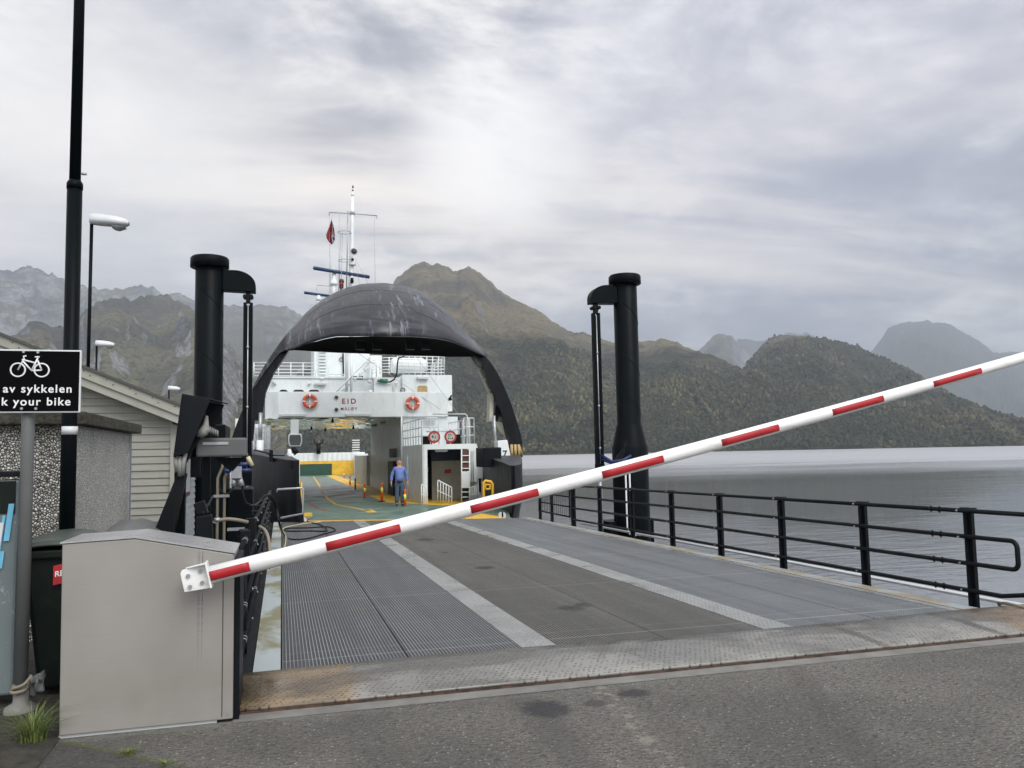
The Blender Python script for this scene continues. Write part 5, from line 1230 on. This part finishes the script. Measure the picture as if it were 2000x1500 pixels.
# mast
MY = UY-.9
mast = MB(); b = mast
b.tube([P(677, 772, MY), P(677.5, 690, MY), P(681, 560, MY+.4)], .075, 10); b.tube([P(686, 772, MY), P(686, 690, MY)], .06, 10)
b.tube([P(684.5, 690, MY+.3), P(684.8, 560, MY+.3), P(686, 540, MY+.3), P(687.6, 440, MY+.3), P(688.5, 384, MY+.3)], [.12, .12, .11, .10, .085], 14)
b.tube([P(688.5, 384, MY+.3), P(689, 374, MY+.3)], [.085, .03], 10); b.tube([P(689, 374, MY+.3), P(689.2, 360, MY+.3)], .014, 8)
mst = b.build('mast', K['white2'], FE)
b = MB(); b.lathe(tuple(P(689, 372, MY+.3)), [(.02, -.03), (.05, 0), (.02, .04)], 12); b.tube([P(689.2, 367, MY+.3), P(689.2, 363, MY+.3)], .035, 8); b.build('masthead_light', K['black'], mst)
b = MB(); b.tube([P(643, 415, MY+.2), P(689, 417, MY+.2), P(737, 421.5, MY+.2)], .025, 8)
for x, y in ((643, 415), (736, 421)): b.tube([P(x, y, MY+.2), P(x, y+6, MY+.2)], .02, 6)
b.lathe(tuple(P(688, 416, MY+.3)), [(.13, -.07), (.15, 0), (.10, .07)], 12)
b.build('yardarm', K['galv'], mst)
b = MB(); b.tube([P(679.5, 412, MY+.05), P(677, 562, MY+.05)], .028, 6); b.build('conduit', K['galv'], mst)
b = MB()
for x, y, r_ in ((669, 454, 1), (670, 509, 1)):
    q_ = P(x+4, y, MY+.1); b.tube([(q_.x+.30*math.cos(k*math.pi/8), MY+.1+.3*math.sin(k*math.pi/8), q_.z) for k in range(16)], .015, 6, closed=True)
b.tube([P(669, 455, MY-.1), P(667, 530, MY-.1), P(666, 575, MY-.1)], .015, 6); b.tube([P(665.5, 455, MY+.3), P(662, 575, MY+.3)], .015, 6)
b.build('safety_hoop', K['galv'], mst)
q_ = P(690.5, 493.5, MY); b = MB(); b.lathe((q_.x, MY-.25, q_.z), [(.16, 0), (.17, .03), (.12, .2), (.05, .3)], 20, 'y'); sl_ = b.build('searchlight', K['galv'], mst)
b = MB(); b.lathe((q_.x, MY-.262, q_.z), [(.05, 0), (.13, .012)], 20, 'y'); b.build('lens', K['glass'], sl_)
b = MB(); b.lathe(tuple(P(688, 517, MY+.2)), [(.13, -.05), (.17, 0), (.17, .05), (.1, .08)], 14); b.box(P(684, 0, MY).x, P(692, 0, MY).x, MY, MY+.15, P(0, 558, MY).z, P(0, 540, MY).z-.2) ; b.build('mast_platform', K['white2'], mst)
b = MB(); b.lathe(tuple(P(687.5, 548, MY+.05)), [(.07, -.12), (.08, 0), (.07, .12)], 12); b.lathe(tuple(P(688.5, 507, MY+.1)), [(.06, -.05), (.06, .05)], 12); b.build('navigation_light', K['black'], mst)
b = MB(); b.tube([P(612.5, 523.5, MY-.6), P(721, 541, MY+.6)], .085, 4); b.build('radar_scanner', K['radar'], FE)
b = MB(); b.tube([P(652, 534, MY), P(652, 600, MY)], .10, 12); b.lathe(tuple(P(652, 552, MY)), [(.17, -.12), (.18, 0), (.10, .12)], 14); b.tube([P(652, 522, MY), P(652, 534, MY)], .02, 6); b.build('radar_mount', K['white2'], FE)
b = MB(); b.lathe(tuple(P(667, 550, MY)), [(.09, -.1), (.12, .0), (.09, .1)], 12); b.lathe(tuple(P(667, 560, MY)), [(.09, -.08), (.09, .08)], 12); b.tube([P(666, 545, MY), P(666, 600, MY)], .04, 8); b.build('signal_light', K['tblk'], FE)
b = MB(); b.lathe(tuple(P(667, 555, MY-.02)), [(.1, -.05), (.1, .05)], 12); b.build('red_light', K['red'], FE)
b = MB(); b.tube([P(594.5, 571.5, MY-.2), P(646, 578.5, MY+.3)], .065, 4); b.build('radar_scanner', K['radar'], FE)
b = MB(); b.tube([P(622.5, 577, MY), P(622.5, 620, MY)], .07, 10); b.lathe(tuple(P(622.5, 584, MY)), [(.10, -.08), (.14, 0), (.1, .08)], 12); b.build('radar_mount', K['white2'], FE)
b = MB(); b.tube([P(619, 559, MY), P(619, 568, MY)], .01, 6); b.tube([P(619, 557, MY), P(649, 559, MY)], .014, 6); b.tube([P(649, 559, MY), P(649, 575, MY)], .01, 6); b.build('antenna', K['galv'], FE)
b = MB()
for A_, B_ in (((731, 424), (733, 568)), ((643, 421), (646, 575)), ((649, 418), (647, 432)), ((663, 416), (661, 570)), ((694, 505), (722, 560)), ((644, 475), (643, 575)), ((694, 512), (703, 560))):
    b.tube([P(*A_, MY), P(*B_, MY)], .007, 5)
for A_, B_, y0_, y1 in (((535, 742), (518, 778), MY+.3, BY-.1), ((815, 700), (925, 850), UY-1, 33), ((700, 690), (860, 800), MY, BY-.2)):
    b.tube([P(*A_, y0_), P(*B_, y1)], .010, 5)
b.build('rigging', K['galv'], FE)

# right casing
SWX = 5.25
a = P(822, 868, 31.6)
CZ = 2.12
b = MB(); b.box(SWX, SWX+.06, 31.6, 37.1, DZ, CZ); b.build('casing_side', K['wallwht'], FE)
b = MB(); b.box(SWX+.04, SWX+.10, 37.1, 51, DZ, FZ0); b.build('casing_side', K['wallwht'], FE)
b = MB(); b.box(SWX+.1, P(883, 0, 37.1).x, 37.12, 51, CZ, FZ0-.005); b.build('casing_upper', K['white'], FE)
xr2 = P(931, 868, 31.6).x; xd0 = P(824, 0, 31.6).x; xd1 = P(900, 0, 31.6).x; zt = P(860, 877.5, 31.6).z
b = MB(); b.box(SWX+.062, xr2, 31.6, 31.66, zt, CZ); b.box(xd1, xr2-.0, 31.6, 31.66, .62, zt-.001); b.box(SWX+.062, xd0+.03, 31.6, 31.66, DZ, zt-.001); b.build('casing_front', K['white2'], FE)
b = MB(); b.prism([(xr2+.002, 31.66, DZ+.9), (xr2+.002, 31.66, CZ), (xr2+.35, 31.66, 1.1), (xr2+.35, 31.66, DZ+.9)], (0, .05, 0)); b.box(xd1+.32, xr2+.6, 31.75, 31.8, DZ, 1.0); b.build('casing_cheek', K['white'], FE)
b = MB(); b.box(SWX+.062, xr2, 31.66, 37.1, CZ-.05, CZ); b.build('casing_roof', K['white2'], FE)
b = MB(); b.box(SWX+.062, xd0+1.25, 35.0, 35.06, DZ, zt); b.box(SWX+.062, SWX+.08, 31.7, 35, DZ, zt); b.build('lobby_wall', K['navy'], FE)
b = MB(); b.box(xd0+.55, xd1+.3, 33.6, 33.65, DZ, 1.45); dr = b.build('grey_door', K['greyd'], FE)
b = MB(); a = P(868, 917, 33.59); c_ = P(881, 924, 33.59); b.box(a.x, c_.x, 33.585, 33.598, c_.z, a.z); b.build('red_notice', K['red'], dr)
b = MB(); b.box(xd0+.55, xd1+.4, 33.66, 34.9, 1.46, zt); b.build('lobby_wall', K['navy'], FE)
b = MB(); b.box(xd1+.3, xd1+.36, 31.7, 35, DZ, zt); b.build('lobby_side', K['wallwht'], FE)
prect(825, 913, 837, 922, 34.95, .03).build('notice', K['lampw'], FE)
flood(848, 878, 874, 882.5, 31.95)
b = MB()  # ladder on the right pillar
for x in (901.5, 917): b.tube([P(x, 877, 31.5), P(x, 985, 31.5)], .028, 6)
for y in (890, 902.5, 915, 961, 971): b.tube([P(901.5, y, 31.5), P(917, y, 31.5)], .024, 6)
b.build('ladder', K['white2'], FE)
prect(901.5, 878, 917, 919, 31.55, .03).build('ladder_backing', K['brownp'], FE)
b = MB(); a = P(901, 921, 31.45); c_ = P(918, 953, 31.45); b.box(a.x, c_.x, 31.44, 31.5, c_.z, a.z); b.build('life_jacket_box', K['white2'], FE, bevel=.01)
prect(900, 953, 918, 975, 31.62, .03).build('dark_opening', K['tblk'], FE)
b = MB()
for x in (921.5, 925): b.tube([P(x, 880, 31.52), P(x, 950, 31.52)], .016, 6)
b.build('conduit', K['galv'], FE)
window(935, 931, 940, 962, 31.72, K['glass'], FE, .5, 'oval_opening')
def small_rail(pts, name='white_handrail', Y=31.2, n_=4, mt=None):
    b = MB()
    (xa, ta, ba), (xb, tb, bb) = pts
    b.tube([P(xa, ta, Y), P(xb, tb, Y), P(xb, bb, Y)], .03, 8); b.tube([P(xa, (ta+ba)/2, Y), P(xb, (tb+bb)/2, Y)], .02, 6)
    for k in range(n_): t = k/(n_); b.tube([P(xa+(xb-xa)*t, ta+(tb-ta)*t, Y), P(xa+(xb-xa)*t, ba+(bb-ba)*t, Y)], .02, 6)
    b.build(name, mt or K['white2'], FE)
small_rail([(823, 946, 985), (833, 953, 985)], n_=3); small_rail([(855, 938, 978), (882, 952, 990)], Y=31.3, n_=5); small_rail([(918, 953, 980), (934, 947, 980)], Y=31.3, n_=4)
# balcony with the two restriction signs
BZ = CZ
def bal(x0, x1, y0_, y1, n_=7, hgt=1.02):
    b = MB()
    for q in (1.0, .66, .33): b.tube([(x0, y0_, BZ+hgt*q), (x1, y1, BZ+hgt*q)], .024, 6)
    for k in range(n_): t = k/(n_-1); b.tube([(x0+(x1-x0)*t, y0_+(y1-y0_)*t, BZ), (x0+(x1-x0)*t, y0_+(y1-y0_)*t, BZ+hgt)], .024, 6)
    b.build('balcony_railing', K['white2'], FE)
bal(SWX+.03, SWX+.03, 36.9, 31.9, 8); bal(SWX+.03, 5.95, 31.8, 31.8, 3); bal(xr2-.05, xr2-.05, 31.8, 36.9, 8); bal(6.95, xr2-.05, 31.8, 31.8, 3)
b = MB(); b.tube([(SWX+.5, 33.5, BZ+.55), (6.9, 33.5, BZ+.55)], .03, 6); b.tube([(SWX+.45, 31.75, BZ+1.18), (7.0, 31.75, BZ+1.18), (7.08, 31.75, BZ+1.12), (7.08, 31.75, BZ)], .025, 6); b.build('balcony_railing', K['white2'], FE)
b = MB(); b.box(6.5, 7.0, 32.6, 33.2, BZ, BZ+.4); b.build('deck_box', K['black'], FE, bevel=.03); b = MB(); b.box(5.5, 5.9, 33, 33.4, BZ, BZ+.35); b.build('deck_box', K['black'], FE, bevel=.03)
# man-high locker on the tunnel side
b = MB(); b.box(SWX-.28, SWX-.005, 38.2, 40.2, DZ, 1.45); b.build('dark_locker', K['hull'], FE, bevel=.03)
b = MB(); b.box(SWX-.2, SWX-.005, 39.2, 40.2, 1.62, 2.05); b.build('grey_box', K['greyp'], FE, bevel=.02)
b = MB(); b.tube([(SWX-.03, 35.2, DZ), (SWX-.03, 35.2, 1.7)], .045, 8); b.tube([(SWX-.03, 37.0, DZ), (SWX-.03, 37.0, FZ0)], .04, 8); b.build('drain_pipe', K['white2'], FE)
for (y, z) in ((38, FZ0-.12), (41, FZ0-.15), (45, FZ0-.15)):
    b = MB(); b.box(SWX-.55, SWX-.25, y, y+.2, z, z+.1); b.build('ceiling_lamp', K['lampw'], FE, bevel=.02)
for x, y in ((2.2, 37.6), (1.6, 47), (3.9, 47), (2.5, 50)):
    b = MB(); b.lathe((x, y, FZ0-.22), [(.03, 0), (.07, .03), (.05, .12), (.03, .19)], 10); b.build('ceiling_fitting', K['black'], FE)
b = MB(); b.box(SWX-.2, SWX+.04, 51.2, 60, DZ, 1.75); b.build('inner_casing', K['cream'], FE, bevel=.03)
b = MB()
for k in range(7): b.box(SWX-.6, SWX-.1, 57, 57.1, 1.8+k*.16, 1.88+k*.16)
b.build('louvre_stack', K['white2'], FE)
# left support casing
xl = P(497, 0, 37).x
b = MB(); b.box(-1.95, xl, BY+.7, BY+14, DZ, FZ0); b.build('casing_side', K['white'], FE)
rails((497, 838, 898), (527, 832, 892), 34, 34, 6, 5, 'side_railing')
b = MB(); 
for k in range(4): q_ = P(497+k*9, 850, 34.6); b.tube([(q_.x, 34.6, .8), (q_.x, 34.6, 3.0)], .05, 8)
b.lathe(tuple(P(508, 850, 35)), [(.05, -.5), (.33, -.4), (.36, .2), (.2, .45)], 14)
b.build('raft_canister', K['white2'], FE)
# hanging panel / loudspeaker and camera
b = MB(); a = P(567.5, 820, 36.6); c_ = P(583.5, 848, 36.6); b.box(a.x, c_.x, 36.6, 36.66, c_.z, a.z); b.build('hanging_panel', K['white2'], FE, bevel=.01)
def rq(cx_, cy_, hw, hh_, Y): return [tuple(P(cx_+hw*u, cy_+hh_*v, Y)) for u, v in ((-.85, -1), (.85, -1), (1, -.7), (1.04, 0), (.95, .6), (.8, 1), (-.8, 1), (-.95, .6), (-1.04, 0), (-1, -.7))]
b = MB(); b.prism(rq(576.5, 859.5, 13.5, 12.5, 36.5), (0, .18, 0)); o = b.build('loudspeaker', K['white2'], FE, bevel=.02)
b = MB(); b.prism(rq(576.5, 859.5, 11, 10, 36.49), (0, .01, 0)); b.build('speaker_mesh', K['greyp'], o)
b = MB(); b.tube([P(566, 877, 27), P(566, 900, 27)], .07, 8); b.tube([P(566, 885, 27), P(575, 893, 27), P(566, 905, 27)], .05, 8); b.build('camera_stand', K['white2'], FE)
b = MB(); b.tube([P(571, 875, 27), P(580, 886, 27)], .085, 12); b.build('camera', K['black'], FE)
# far end
b = MB(); b.box(-1.3, 8.3, 86.0, 86.3, 1.30, 2.12)
for k in range(20): b.box(-1.2+k*.48, -1.14+k*.48, 85.9, 85.999, 1.3, 2.1)
b.build('end_bulwark', K['white2'], FE)
b = MB(); b.box(-1.3, 7.2, 85.95, 86.25, DZ, 1.295); b.build('end_frame', K['yellowp'], FE)
b = MB(); b.box(.2, 4.95, 85.80, 85.945, DZ, 1.0); b.build('end_ramp', mat('ramp_green', (.015, .06, .04), .5, dirt=(.01, .02, .015), damt=.6), FE)
b = MB(); b.box(7.3, 8.4, 84, 86, 1.15, 1.95); b.box(7.3, 7.4, 84, 86, DZ, 1.1); b.box(7.3, 8.4, 84, 84.1, .8, 1.1); b.box(7.4, 8.4, 84.0, 84.1, DZ, 0); b.build('end_stair', K['white2'], FE)
b = MB(); q_ = P(622, 884, 85.5); b.tube([(q_.x, 85.5, 2.0), (q_.x, 85.5, 3.0)], .22, 10); b.tube([(q_.x-.45, 85.5, 3.5), (q_.x-.4, 85.5, 3.15), (q_.x, 85.5, 3.0), (q_.x+.4, 85.5, 3.15), (q_.x+.45, 85.5, 3.5)], .07, 8); b.build('end_bollard', K['black'], FE)
rails((548, 884, 902), (575, 884, 900), 45, 45, 3, 6, 'side_railing')
# bow gates
b = MB(); b.tube([P(584, 1006, 25.2), P(584, 938, 25.2), P(588, 942, 25.2), P(588, 1006, 25.2)], .035, 8); b.box(P(582, 0, 25.3).x, P(590, 0, 25.3).x, 25.3, 25.36, DZ, P(0, 945, 25.3).z if False else 1.0); b.build('yellow_gate', K['yellowp'], FE)
b = MB(); b.tube([P(541, 962, 24.2), P(542, 956, 24.2), P(590, 953, 24.2), P(592, 956, 24.2), P(592, 1003, 24.2), P(548, 1012, 24.2)], .032, 8); b.build('black_gate_frame', K['galv'], FE)
b = MB()
b.tube([P(945, 1003, 25.5), P(945, 942, 25.5), P(948, 939, 25.5), P(959, 941, 25.5), P(962, 945, 25.5), P(962, 1003, 25.5)], .045, 8); b.tube([P(948, 955, 25.5), P(949, 946, 25.5), P(957, 947, 25.5), P(957, 955, 25.5), P(948, 955, 25.5)], .035, 8)
b.tube([P(945, 992, 25.5), P(962, 996, 25.5)], .05, 8); b.build('yellow_gate', K['yellowp'], FE)
for (x, y, lab) in ((980.5, 1007, 1), (592, 1017, 0)):
    q_ = P(x, y, 23.2 if lab else 25.0); b = MB(); b.lathe((q_.x, q_.y, q_.z), [(.11, -.05), (.11, .05)], 20, 'y'); o = b.build('roller', K['lampw'], FE)
    b = MB(); b.box(q_.x-.02, q_.x+.02, q_.y-.07, q_.y+.07, q_.z-.11, q_.z+.11); b.build('roller_axle', K['black'], o)
b = MB(); q_ = P(597, 1001, 27); b.box(q_.x-.05, q_.x+.2, 27, 27.2, DZ, DZ+.1); b.build('deck_socket', K['yellowp'], FE)

# things hung on the ferry
def buoy(x, y, label):
    q_ = P(x, y, BY); g = thing('lifebuoy', label, 'lifebuoy', (q_.x, BY-.1, q_.z), 'orange lifebuoys on the bridge front')
    b = MB(); r0, r1 = .245, .075; rws = []
    for i in range(25):
        a = 2*math.pi*i/24; rws.append([(q_.x+(r0+r1*math.cos(t*math.pi/5))*math.cos(a), BY-.10+r1*.8*math.sin(t*math.pi/5), q_.z+(r0+r1*math.cos(t*math.pi/5))*math.sin(a)) for t in range(11)])
    b.grid(rws); b.build('ring', K['buoy'], g, fix=True)
    for k in range(4):
        a0 = math.pi/2*k; b = MB(); rws = []
        for i in range(4):
            a = a0-.10+.066*i; rws.append([(q_.x+(r0+r1*1.05*math.cos(t*math.pi/5))*math.cos(a), BY-.10+r1*.86*math.sin(t*math.pi/5), q_.z+(r0+r1*1.05*math.cos(t*math.pi/5))*math.sin(a)) for t in range(11)])
        b.grid(rws); b.build('white_band', K['white2'], g)
    b = MB(); b.tube([(q_.x+(r0+r1+.02)*math.cos(k*math.pi/12), BY-.1, q_.z+(r0+r1+.02)*math.sin(k*math.pi/12)+.02*math.cos(k*math.pi/3)) for k in range(24)], .010, 6, closed=True)
    b.tube([(q_.x-.02, BY-.06, q_.z+.05), (q_.x, BY-.1, q_.z-.05), (q_.x+.01, BY-.08, q_.z-.30)], .022, 6); b.build('rope', K['lampw'], g)
K['buoy'] = mat('buoy_orange', (.55, .09, .04), .6, var=.2, scale=9)
buoy(605, 784, 'darker lifebuoy under the row of dark windows, beside the lamps at the ship name'); buoy(805.5, 788, 'lifebuoy below the tan covered window at the far end of the bridge front')
def rsign(x, y, label):
    q_ = P(x, y, 31.72); g = thing('round_sign', label, 'road sign', (q_.x, 31.7, q_.z), 'round red rimmed signs on the balcony railing')
    b = MB(); b.lathe((q_.x, 31.70, q_.z), [(.235, 0), (.24, .006), (.24, .02)], 40, 'y'); b.build('rim', K['red'], g)
    b = MB(); b.lathe((q_.x, 31.694, q_.z), [(.165, 0), (.167, .004)], 40, 'y'); b.build('face', K['signw'], g)
    b = MB(); b.box(q_.x-.02, q_.x+.02, 31.722, 31.75, q_.z-.3, q_.z+.3); b.build('bracket', K['galv'], g)
    return g, q_
K['signw'] = mat('sign_grey_white', (.42, .45, .38), .5, bump=0)
g, q_ = rsign(848, 853.5, 'round red rimmed height limit sign reading 4.3 m')
text('lettering', '4', .17, K['tblk'], g, face_m((q_.x-.07, 31.688, q_.z+.005)), offset=.006); text('lettering', '.3', .12, K['red'], g, face_m((q_.x+.025, 31.688, q_.z-.01)), offset=.004); text('lettering', 'm', .07, K['tblk'], g, face_m((q_.x+.11, 31.688, q_.z-.01)))
b = MB(); b.prism([(q_.x-.05, 31.686, q_.z+.155), (q_.x+.05, 31.686, q_.z+.155), (q_.x, 31.686, q_.z+.11)], (0, .004, 0)); b.prism([(q_.x-.05, 31.686, q_.z-.155), (q_.x+.05, 31.686, q_.z-.155), (q_.x, 31.686, q_.z-.11)], (0, .004, 0)); b.build('arrow', K['tblk'], g)
g, q_ = rsign(879.5, 853, 'round red rimmed axle load sign reading 13 t')
text('lettering', '13', .14, K['tblk'], g, face_m((q_.x-.03, 31.688, q_.z+.05)), offset=.005); text('lettering', 't', .08, K['tblk'], g, face_m((q_.x+.095, 31.688, q_.z+.05)))
b = MB()
for dx in (-.08, .08): b.box(q_.x+dx-.018, q_.x+dx+.018, 31.686, 31.692, q_.z-.095, q_.z-.03)
b.box(q_.x-.1, q_.x+.1, 31.687, 31.691, q_.z-.068, q_.z-.058); b.box(q_.x-.015, q_.x+.015, 31.687, 31.691, q_.z-.08, q_.z-.045); b.build('axle_symbol', K['tblk'], g)
# flag
q0 = P(647, 430, MY); g = thing('flag', 'limp dark red flag with a blue and white cross hanging from the yardarm', 'flag', tuple(q0))
b = MB(); OUTL = [(430, 647, 648), (440, 644, 651), (450, 640, 653), (458, 637, 654), (466, 638, 654.5), (472, 642, 653), (477, 647, 649)]
rws = []
for i in range(29):
    t = i/28*(len(OUTL)-1); k = min(int(t), len(OUTL)-2); u = t-k; y, xa, xb = [OUTL[k][m2]+(OUTL[k+1][m2]-OUTL[k][m2])*u for m2 in range(3)]
    rws.append([P(xa+(xb-xa)*j/14, y, MY+.09*math.sin(j*1.1+i*.12)) for j in range(15)])
V = [[b.bm.verts.new(p_) for p_ in r_] for r_ in rws]
for i in range(28):
    for j in range(14):
        dd = (j-10.5)+(i-15)*.10; mi = 0
        if abs(dd) < 1.6: mi = 1
        if abs(dd-.2) < .8: mi = 2
        if j > 9 and abs(i-17-(j-9)*.7) < 3.6: mi = 1
        if j > 9 and abs(i-17-(j-9)*.7) < 2.0: mi = 2
        f = b.face([V[i][j], V[i][j+1], V[i+1][j+1], V[i+1][j]], mi); f.smooth = True
b.build('cloth', [mat('flag_red', (.22, .018, .022), .8), K['lampw'], mat('flag_blue', (.012, .02, .08), .8)], g, fix=False)
b = MB(); b.tube([P(648, 418, MY), P(647.5, 478, MY)], .006, 5); b.build('halyard', K['lampw'], g)
# cones
def post_cone():
    g = thing('marker_post', '', 'marker post', (0, 0, DZ), 'orange marker posts along the yellow walkway')
    b = MB(); b.lathe((0, 0, DZ), [(.14, .005), (.14, .03), (.06, .045)], 6); b.build('foot', K['cable'], g)
    b = MB(); b.lathe((0, 0, DZ), [(.055, .045), (.042, .70), (.045, .72), (.03, .76)], 14); b.build('post', K['orange'], g)
    b = MB(); b.lathe((0, 0, DZ), [(.0515, .38), (.0465, .58)], 14); b.build('band', K['lime'], g)
    return g
cone0 = post_cone()
CP = [od(746, 980), od(791, 988), od(712.3, 971.5), od(694, 955), od(683.7, 948), od(672, 934)]
cl_ = [(4.15, 35.6, 'marker post standing beside the dark locker in the tunnel wall'), (4.72, 32.4, 'marker post just behind the man in the blue shirt'), (3.82, 39.8, 'dark marker post further in, nearest of the four on the open deck'),
       (4.28, 50.3, 'slim marker post third from the front along the yellow walkway'), (4.48, 56.8, 'marker post on the yellow walkway between the third and the farthest one'), (5.3, 76.5, 'farthest small marker post by the yellow end frame')]
for i, (x, y, lab) in enumerate(cl_):
    x, y = CP[i]
    o = cone0 if i == 0 else copy_thing(cone0, (x, y, DZ), lab)
    o.location = (x, y, DZ); o['label'] = lab

# ------------------------------------------------------------------ the man
def skin_obj(name, mt, chains, parent, sub=2, root=None):
    """chains: list of lists of (x, y, z, r); joined where points coincide"""
    idx = {}; verts = []; rad = []; edges = []
    for ch in chains:
        pv_ = None
        for (x, y, z, r_) in ch:
            key = (round(x, 4), round(y, 4), round(z, 4))
            if key not in idx: idx[key] = len(verts); verts.append((x, y, z)); rad.append(r_)
            i = idx[key]
            if pv_ is not None and pv_ != i: edges.append((pv_, i))
            pv_ = i
    me = bpy.data.meshes.new(name); me.from_pydata(verts, edges, []); o = bpy.data.objects.new(name, me); C.objects.link(o)
    md = o.modifiers.new('skin', 'SKIN'); md.use_smooth_shade = True
    for i, r_ in enumerate(rad):
        sv_ = me.skin_vertices[0].data[i]; sv_.radius = (r_, r_) if not hasattr(r_, '__len__') else r_; sv_.use_root = (i == 0)
    s_ = o.modifiers.new('sub', 'SUBSURF'); s_.levels = sub; s_.render_levels = sub
    # freeze to one mesh
    dg = bpy.context.evaluated_depsgraph_get(); me2 = bpy.data.meshes.new_from_object(o.evaluated_get(dg)); o.modifiers.clear(); o.data = me2
    bpy.data.meshes.remove(me); me2.name = name; me2.materials.clear(); me2.materials.append(mt)
    for p_ in me2.polygons: p_.use_smooth = True
    adopt(o, parent); return o
MX, MYY = 4.23, 30.7
man = thing('person', 'balding man in blue work shirt and jeans standing on the ferry deck, arms at sides', 'person', (MX, MYY, DZ))
def W(l): return [(MX+x, MYY+y, DZ+z, r_) for x, y, z, r_ in l]
hipc = (0, 0, .90, .135); chest = (0, -.01, 1.28, .155); neck = (0, .0, 1.46, .058)
def hand(s, wx, wy, wz):
    ch = []
    palm = (wx, wy-.01, wz-.055, .026)
    ch.append([(wx, wy, wz, .026), palm, (wx+s*.002, wy-.018, wz-.09, .024)])
    base_ = (wx+s*.002, wy-.018, wz-.09, .024)
    for k, ln in enumerate((.050, .060, .056, .042)):
        oy = -.034+k*.020
        ch.append([base_, (wx+s*.004, wy+oy, wz-.110, .010), (wx-s*.004, wy+oy-.004, wz-.110-ln*.6, .009), (wx-s*.018, wy+oy-.006, wz-.110-ln, .008)])
    ch.append([palm, (wx+s*.004, wy-.048, wz-.070, .011), (wx-s*.004, wy-.060, wz-.100, .010)])
    return ch
bodych = [[hipc, (0, -.03, 1.05, .145), chest, (0, 0, 1.40, .10), neck, (0, -.012, 1.545, .088), (0, -.015, 1.62, .094), (0, -.005, 1.675, .066)]]
for s in (-1, 1):
    sh = (s*.17, 0, 1.385, .062); el_ = (s*.275, .035, 1.11, .044); wr = (s*.305, -.03, .88, .028)
    bodych.append([(0, 0, 1.40, .10), sh, el_, wr]); bodych += [[wr]+hand(s, *wr[:3])[0]]+hand(s, *wr[:3])[1:]
    kn = (s*.105+.01, -.03, .48, .058); an = (s*.10, .02, .09, .042)
    bodych.append([hipc, (s*.09, 0, .84, .088), kn, an, (s*.115, -.10, .045, .035)])
body = skin_obj('body', K['skin'], [W(c_) for c_ in bodych], man)
sh_ch = [[(0, 0, .905, .165), (0, -.05, 1.03, .178), (0, -.03, 1.20, .178), (0, -.01, 1.33, .150), (0, 0, 1.415, .09), (0, 0, 1.45, .068)]]
for s in (-1, 1): sh_ch.append([(0, -.01, 1.33, .150), (s*.16, 0, 1.375, .085), (s*.235, .018, 1.24, .074), (s*.28, .036, 1.10, .066), (s*.295, .0, .99, .056), (s*.303, -.025, .90, .046)])
skin_obj('shirt', K['shirt'], [W(c_) for c_ in sh_ch], man)
j_ch = [[(0, 0, .93, .15), (0, 0, .86, .150)]]
for s in (-1, 1): j_ch.append([(0, 0, .86, .150), (s*.095, 0, .78, .105), (s*.105+.01, -.03, .48, .082), (s*.10, .012, .22, .074), (s*.10, .015, .07, .078)])
skin_obj('jeans', K['jeans'], [W(c_) for c_ in j_ch], man)
for s in (-1, 1): skin_obj('shoe', K['shoe'], [W([(s*.10, .06, .05, .048), (s*.105, -.02, .05, .050), (s*.12, -.12, .036, .042), (s*.125, -.17, .03, .034)])], man)
b = MB(); rws = []
for i in range(6):
    a = .25+i*.30; rws.append([(MX+.094*math.cos(t*math.pi/12-.15)*math.sin(.9+i*.14), MYY+.01+.10*math.sin(t*math.pi/12-.15)*math.sin(.9+i*.14), DZ+1.575+.05*math.cos(a)) for t in range(15)])
b.grid(rws); b.build('hair', K['hair'], man, solid=.01)
b = MB()
for s in (-1, 1):
    b.lathe((MX+s*.032, MYY-.098, DZ+1.605), [(.004, -.004), (.010, 0), (.004, .004)], 8, 'y')
b.tube([(MX-.055, MYY-.100, DZ+1.612), (MX-.02, MYY-.106, DZ+1.612), (MX+.02, MYY-.106, DZ+1.612), (MX+.055, MYY-.100, DZ+1.612)], .004, 6)
b.tube([(MX-.026, MYY-.095, DZ+1.535), (MX, MYY-.101, DZ+1.532), (MX+.026, MYY-.095, DZ+1.535)], .004, 6)
b.build('glasses', K['tblk'], man)
b = MB(); b.tube([(MX, MYY-.095, DZ+1.605), (MX, MYY-.125, DZ+1.57), (MX, MYY-.10, DZ+1.56)], [.008, .015, .010], 8)
for s in (-1, 1): b.lathe((MX+s*.093, MYY+.005, DZ+1.59), [(.010, -.012), (.026, 0), (.010, .012)], 10, 'x')
b.build('nose_and_ears', K['skin'], man)
b = MB()
for s in (-1, 1): b.prism([(MX+s*.012, MYY-.118, DZ+1.395), (MX+s*.075, MYY-.075, DZ+1.405), (MX+s*.055, MYY-.06, DZ+1.455), (MX+s*.035, MYY-.075, DZ+1.465)], (0, .01, 0))
b.build('collar', K['shirt'], man)
b = MB(); b.lathe((MX, MYY-.0, DZ+.895), [(.160, -.016), (.163, 0), (.160, .016)], 24); b.build('belt', K['shoe'], man)

# ------------------------------------------------------------------ air over the fjord
b = MB(); b.box(-8000, 13500, -400, 13500, WZ-6, 2000)
mt = bpy.data.materials.new('haze'); mt.use_nodes = True; t = mt.node_tree
for nd in list(t.nodes): t.nodes.remove(nd)
n = NT(t); v = n.n('ShaderNodeVolumePrincipled', {'Color': (.78, .87, 1.0, 1), 'Density': 0.00011, 'Anisotropy': 0.2}); o_ = t.nodes.new('ShaderNodeOutputMaterial'); t.links.new(v.outputs[0], o_.inputs['Volume'])
hz = b.build('haze', mt); hz['kind'] = 'stuff'
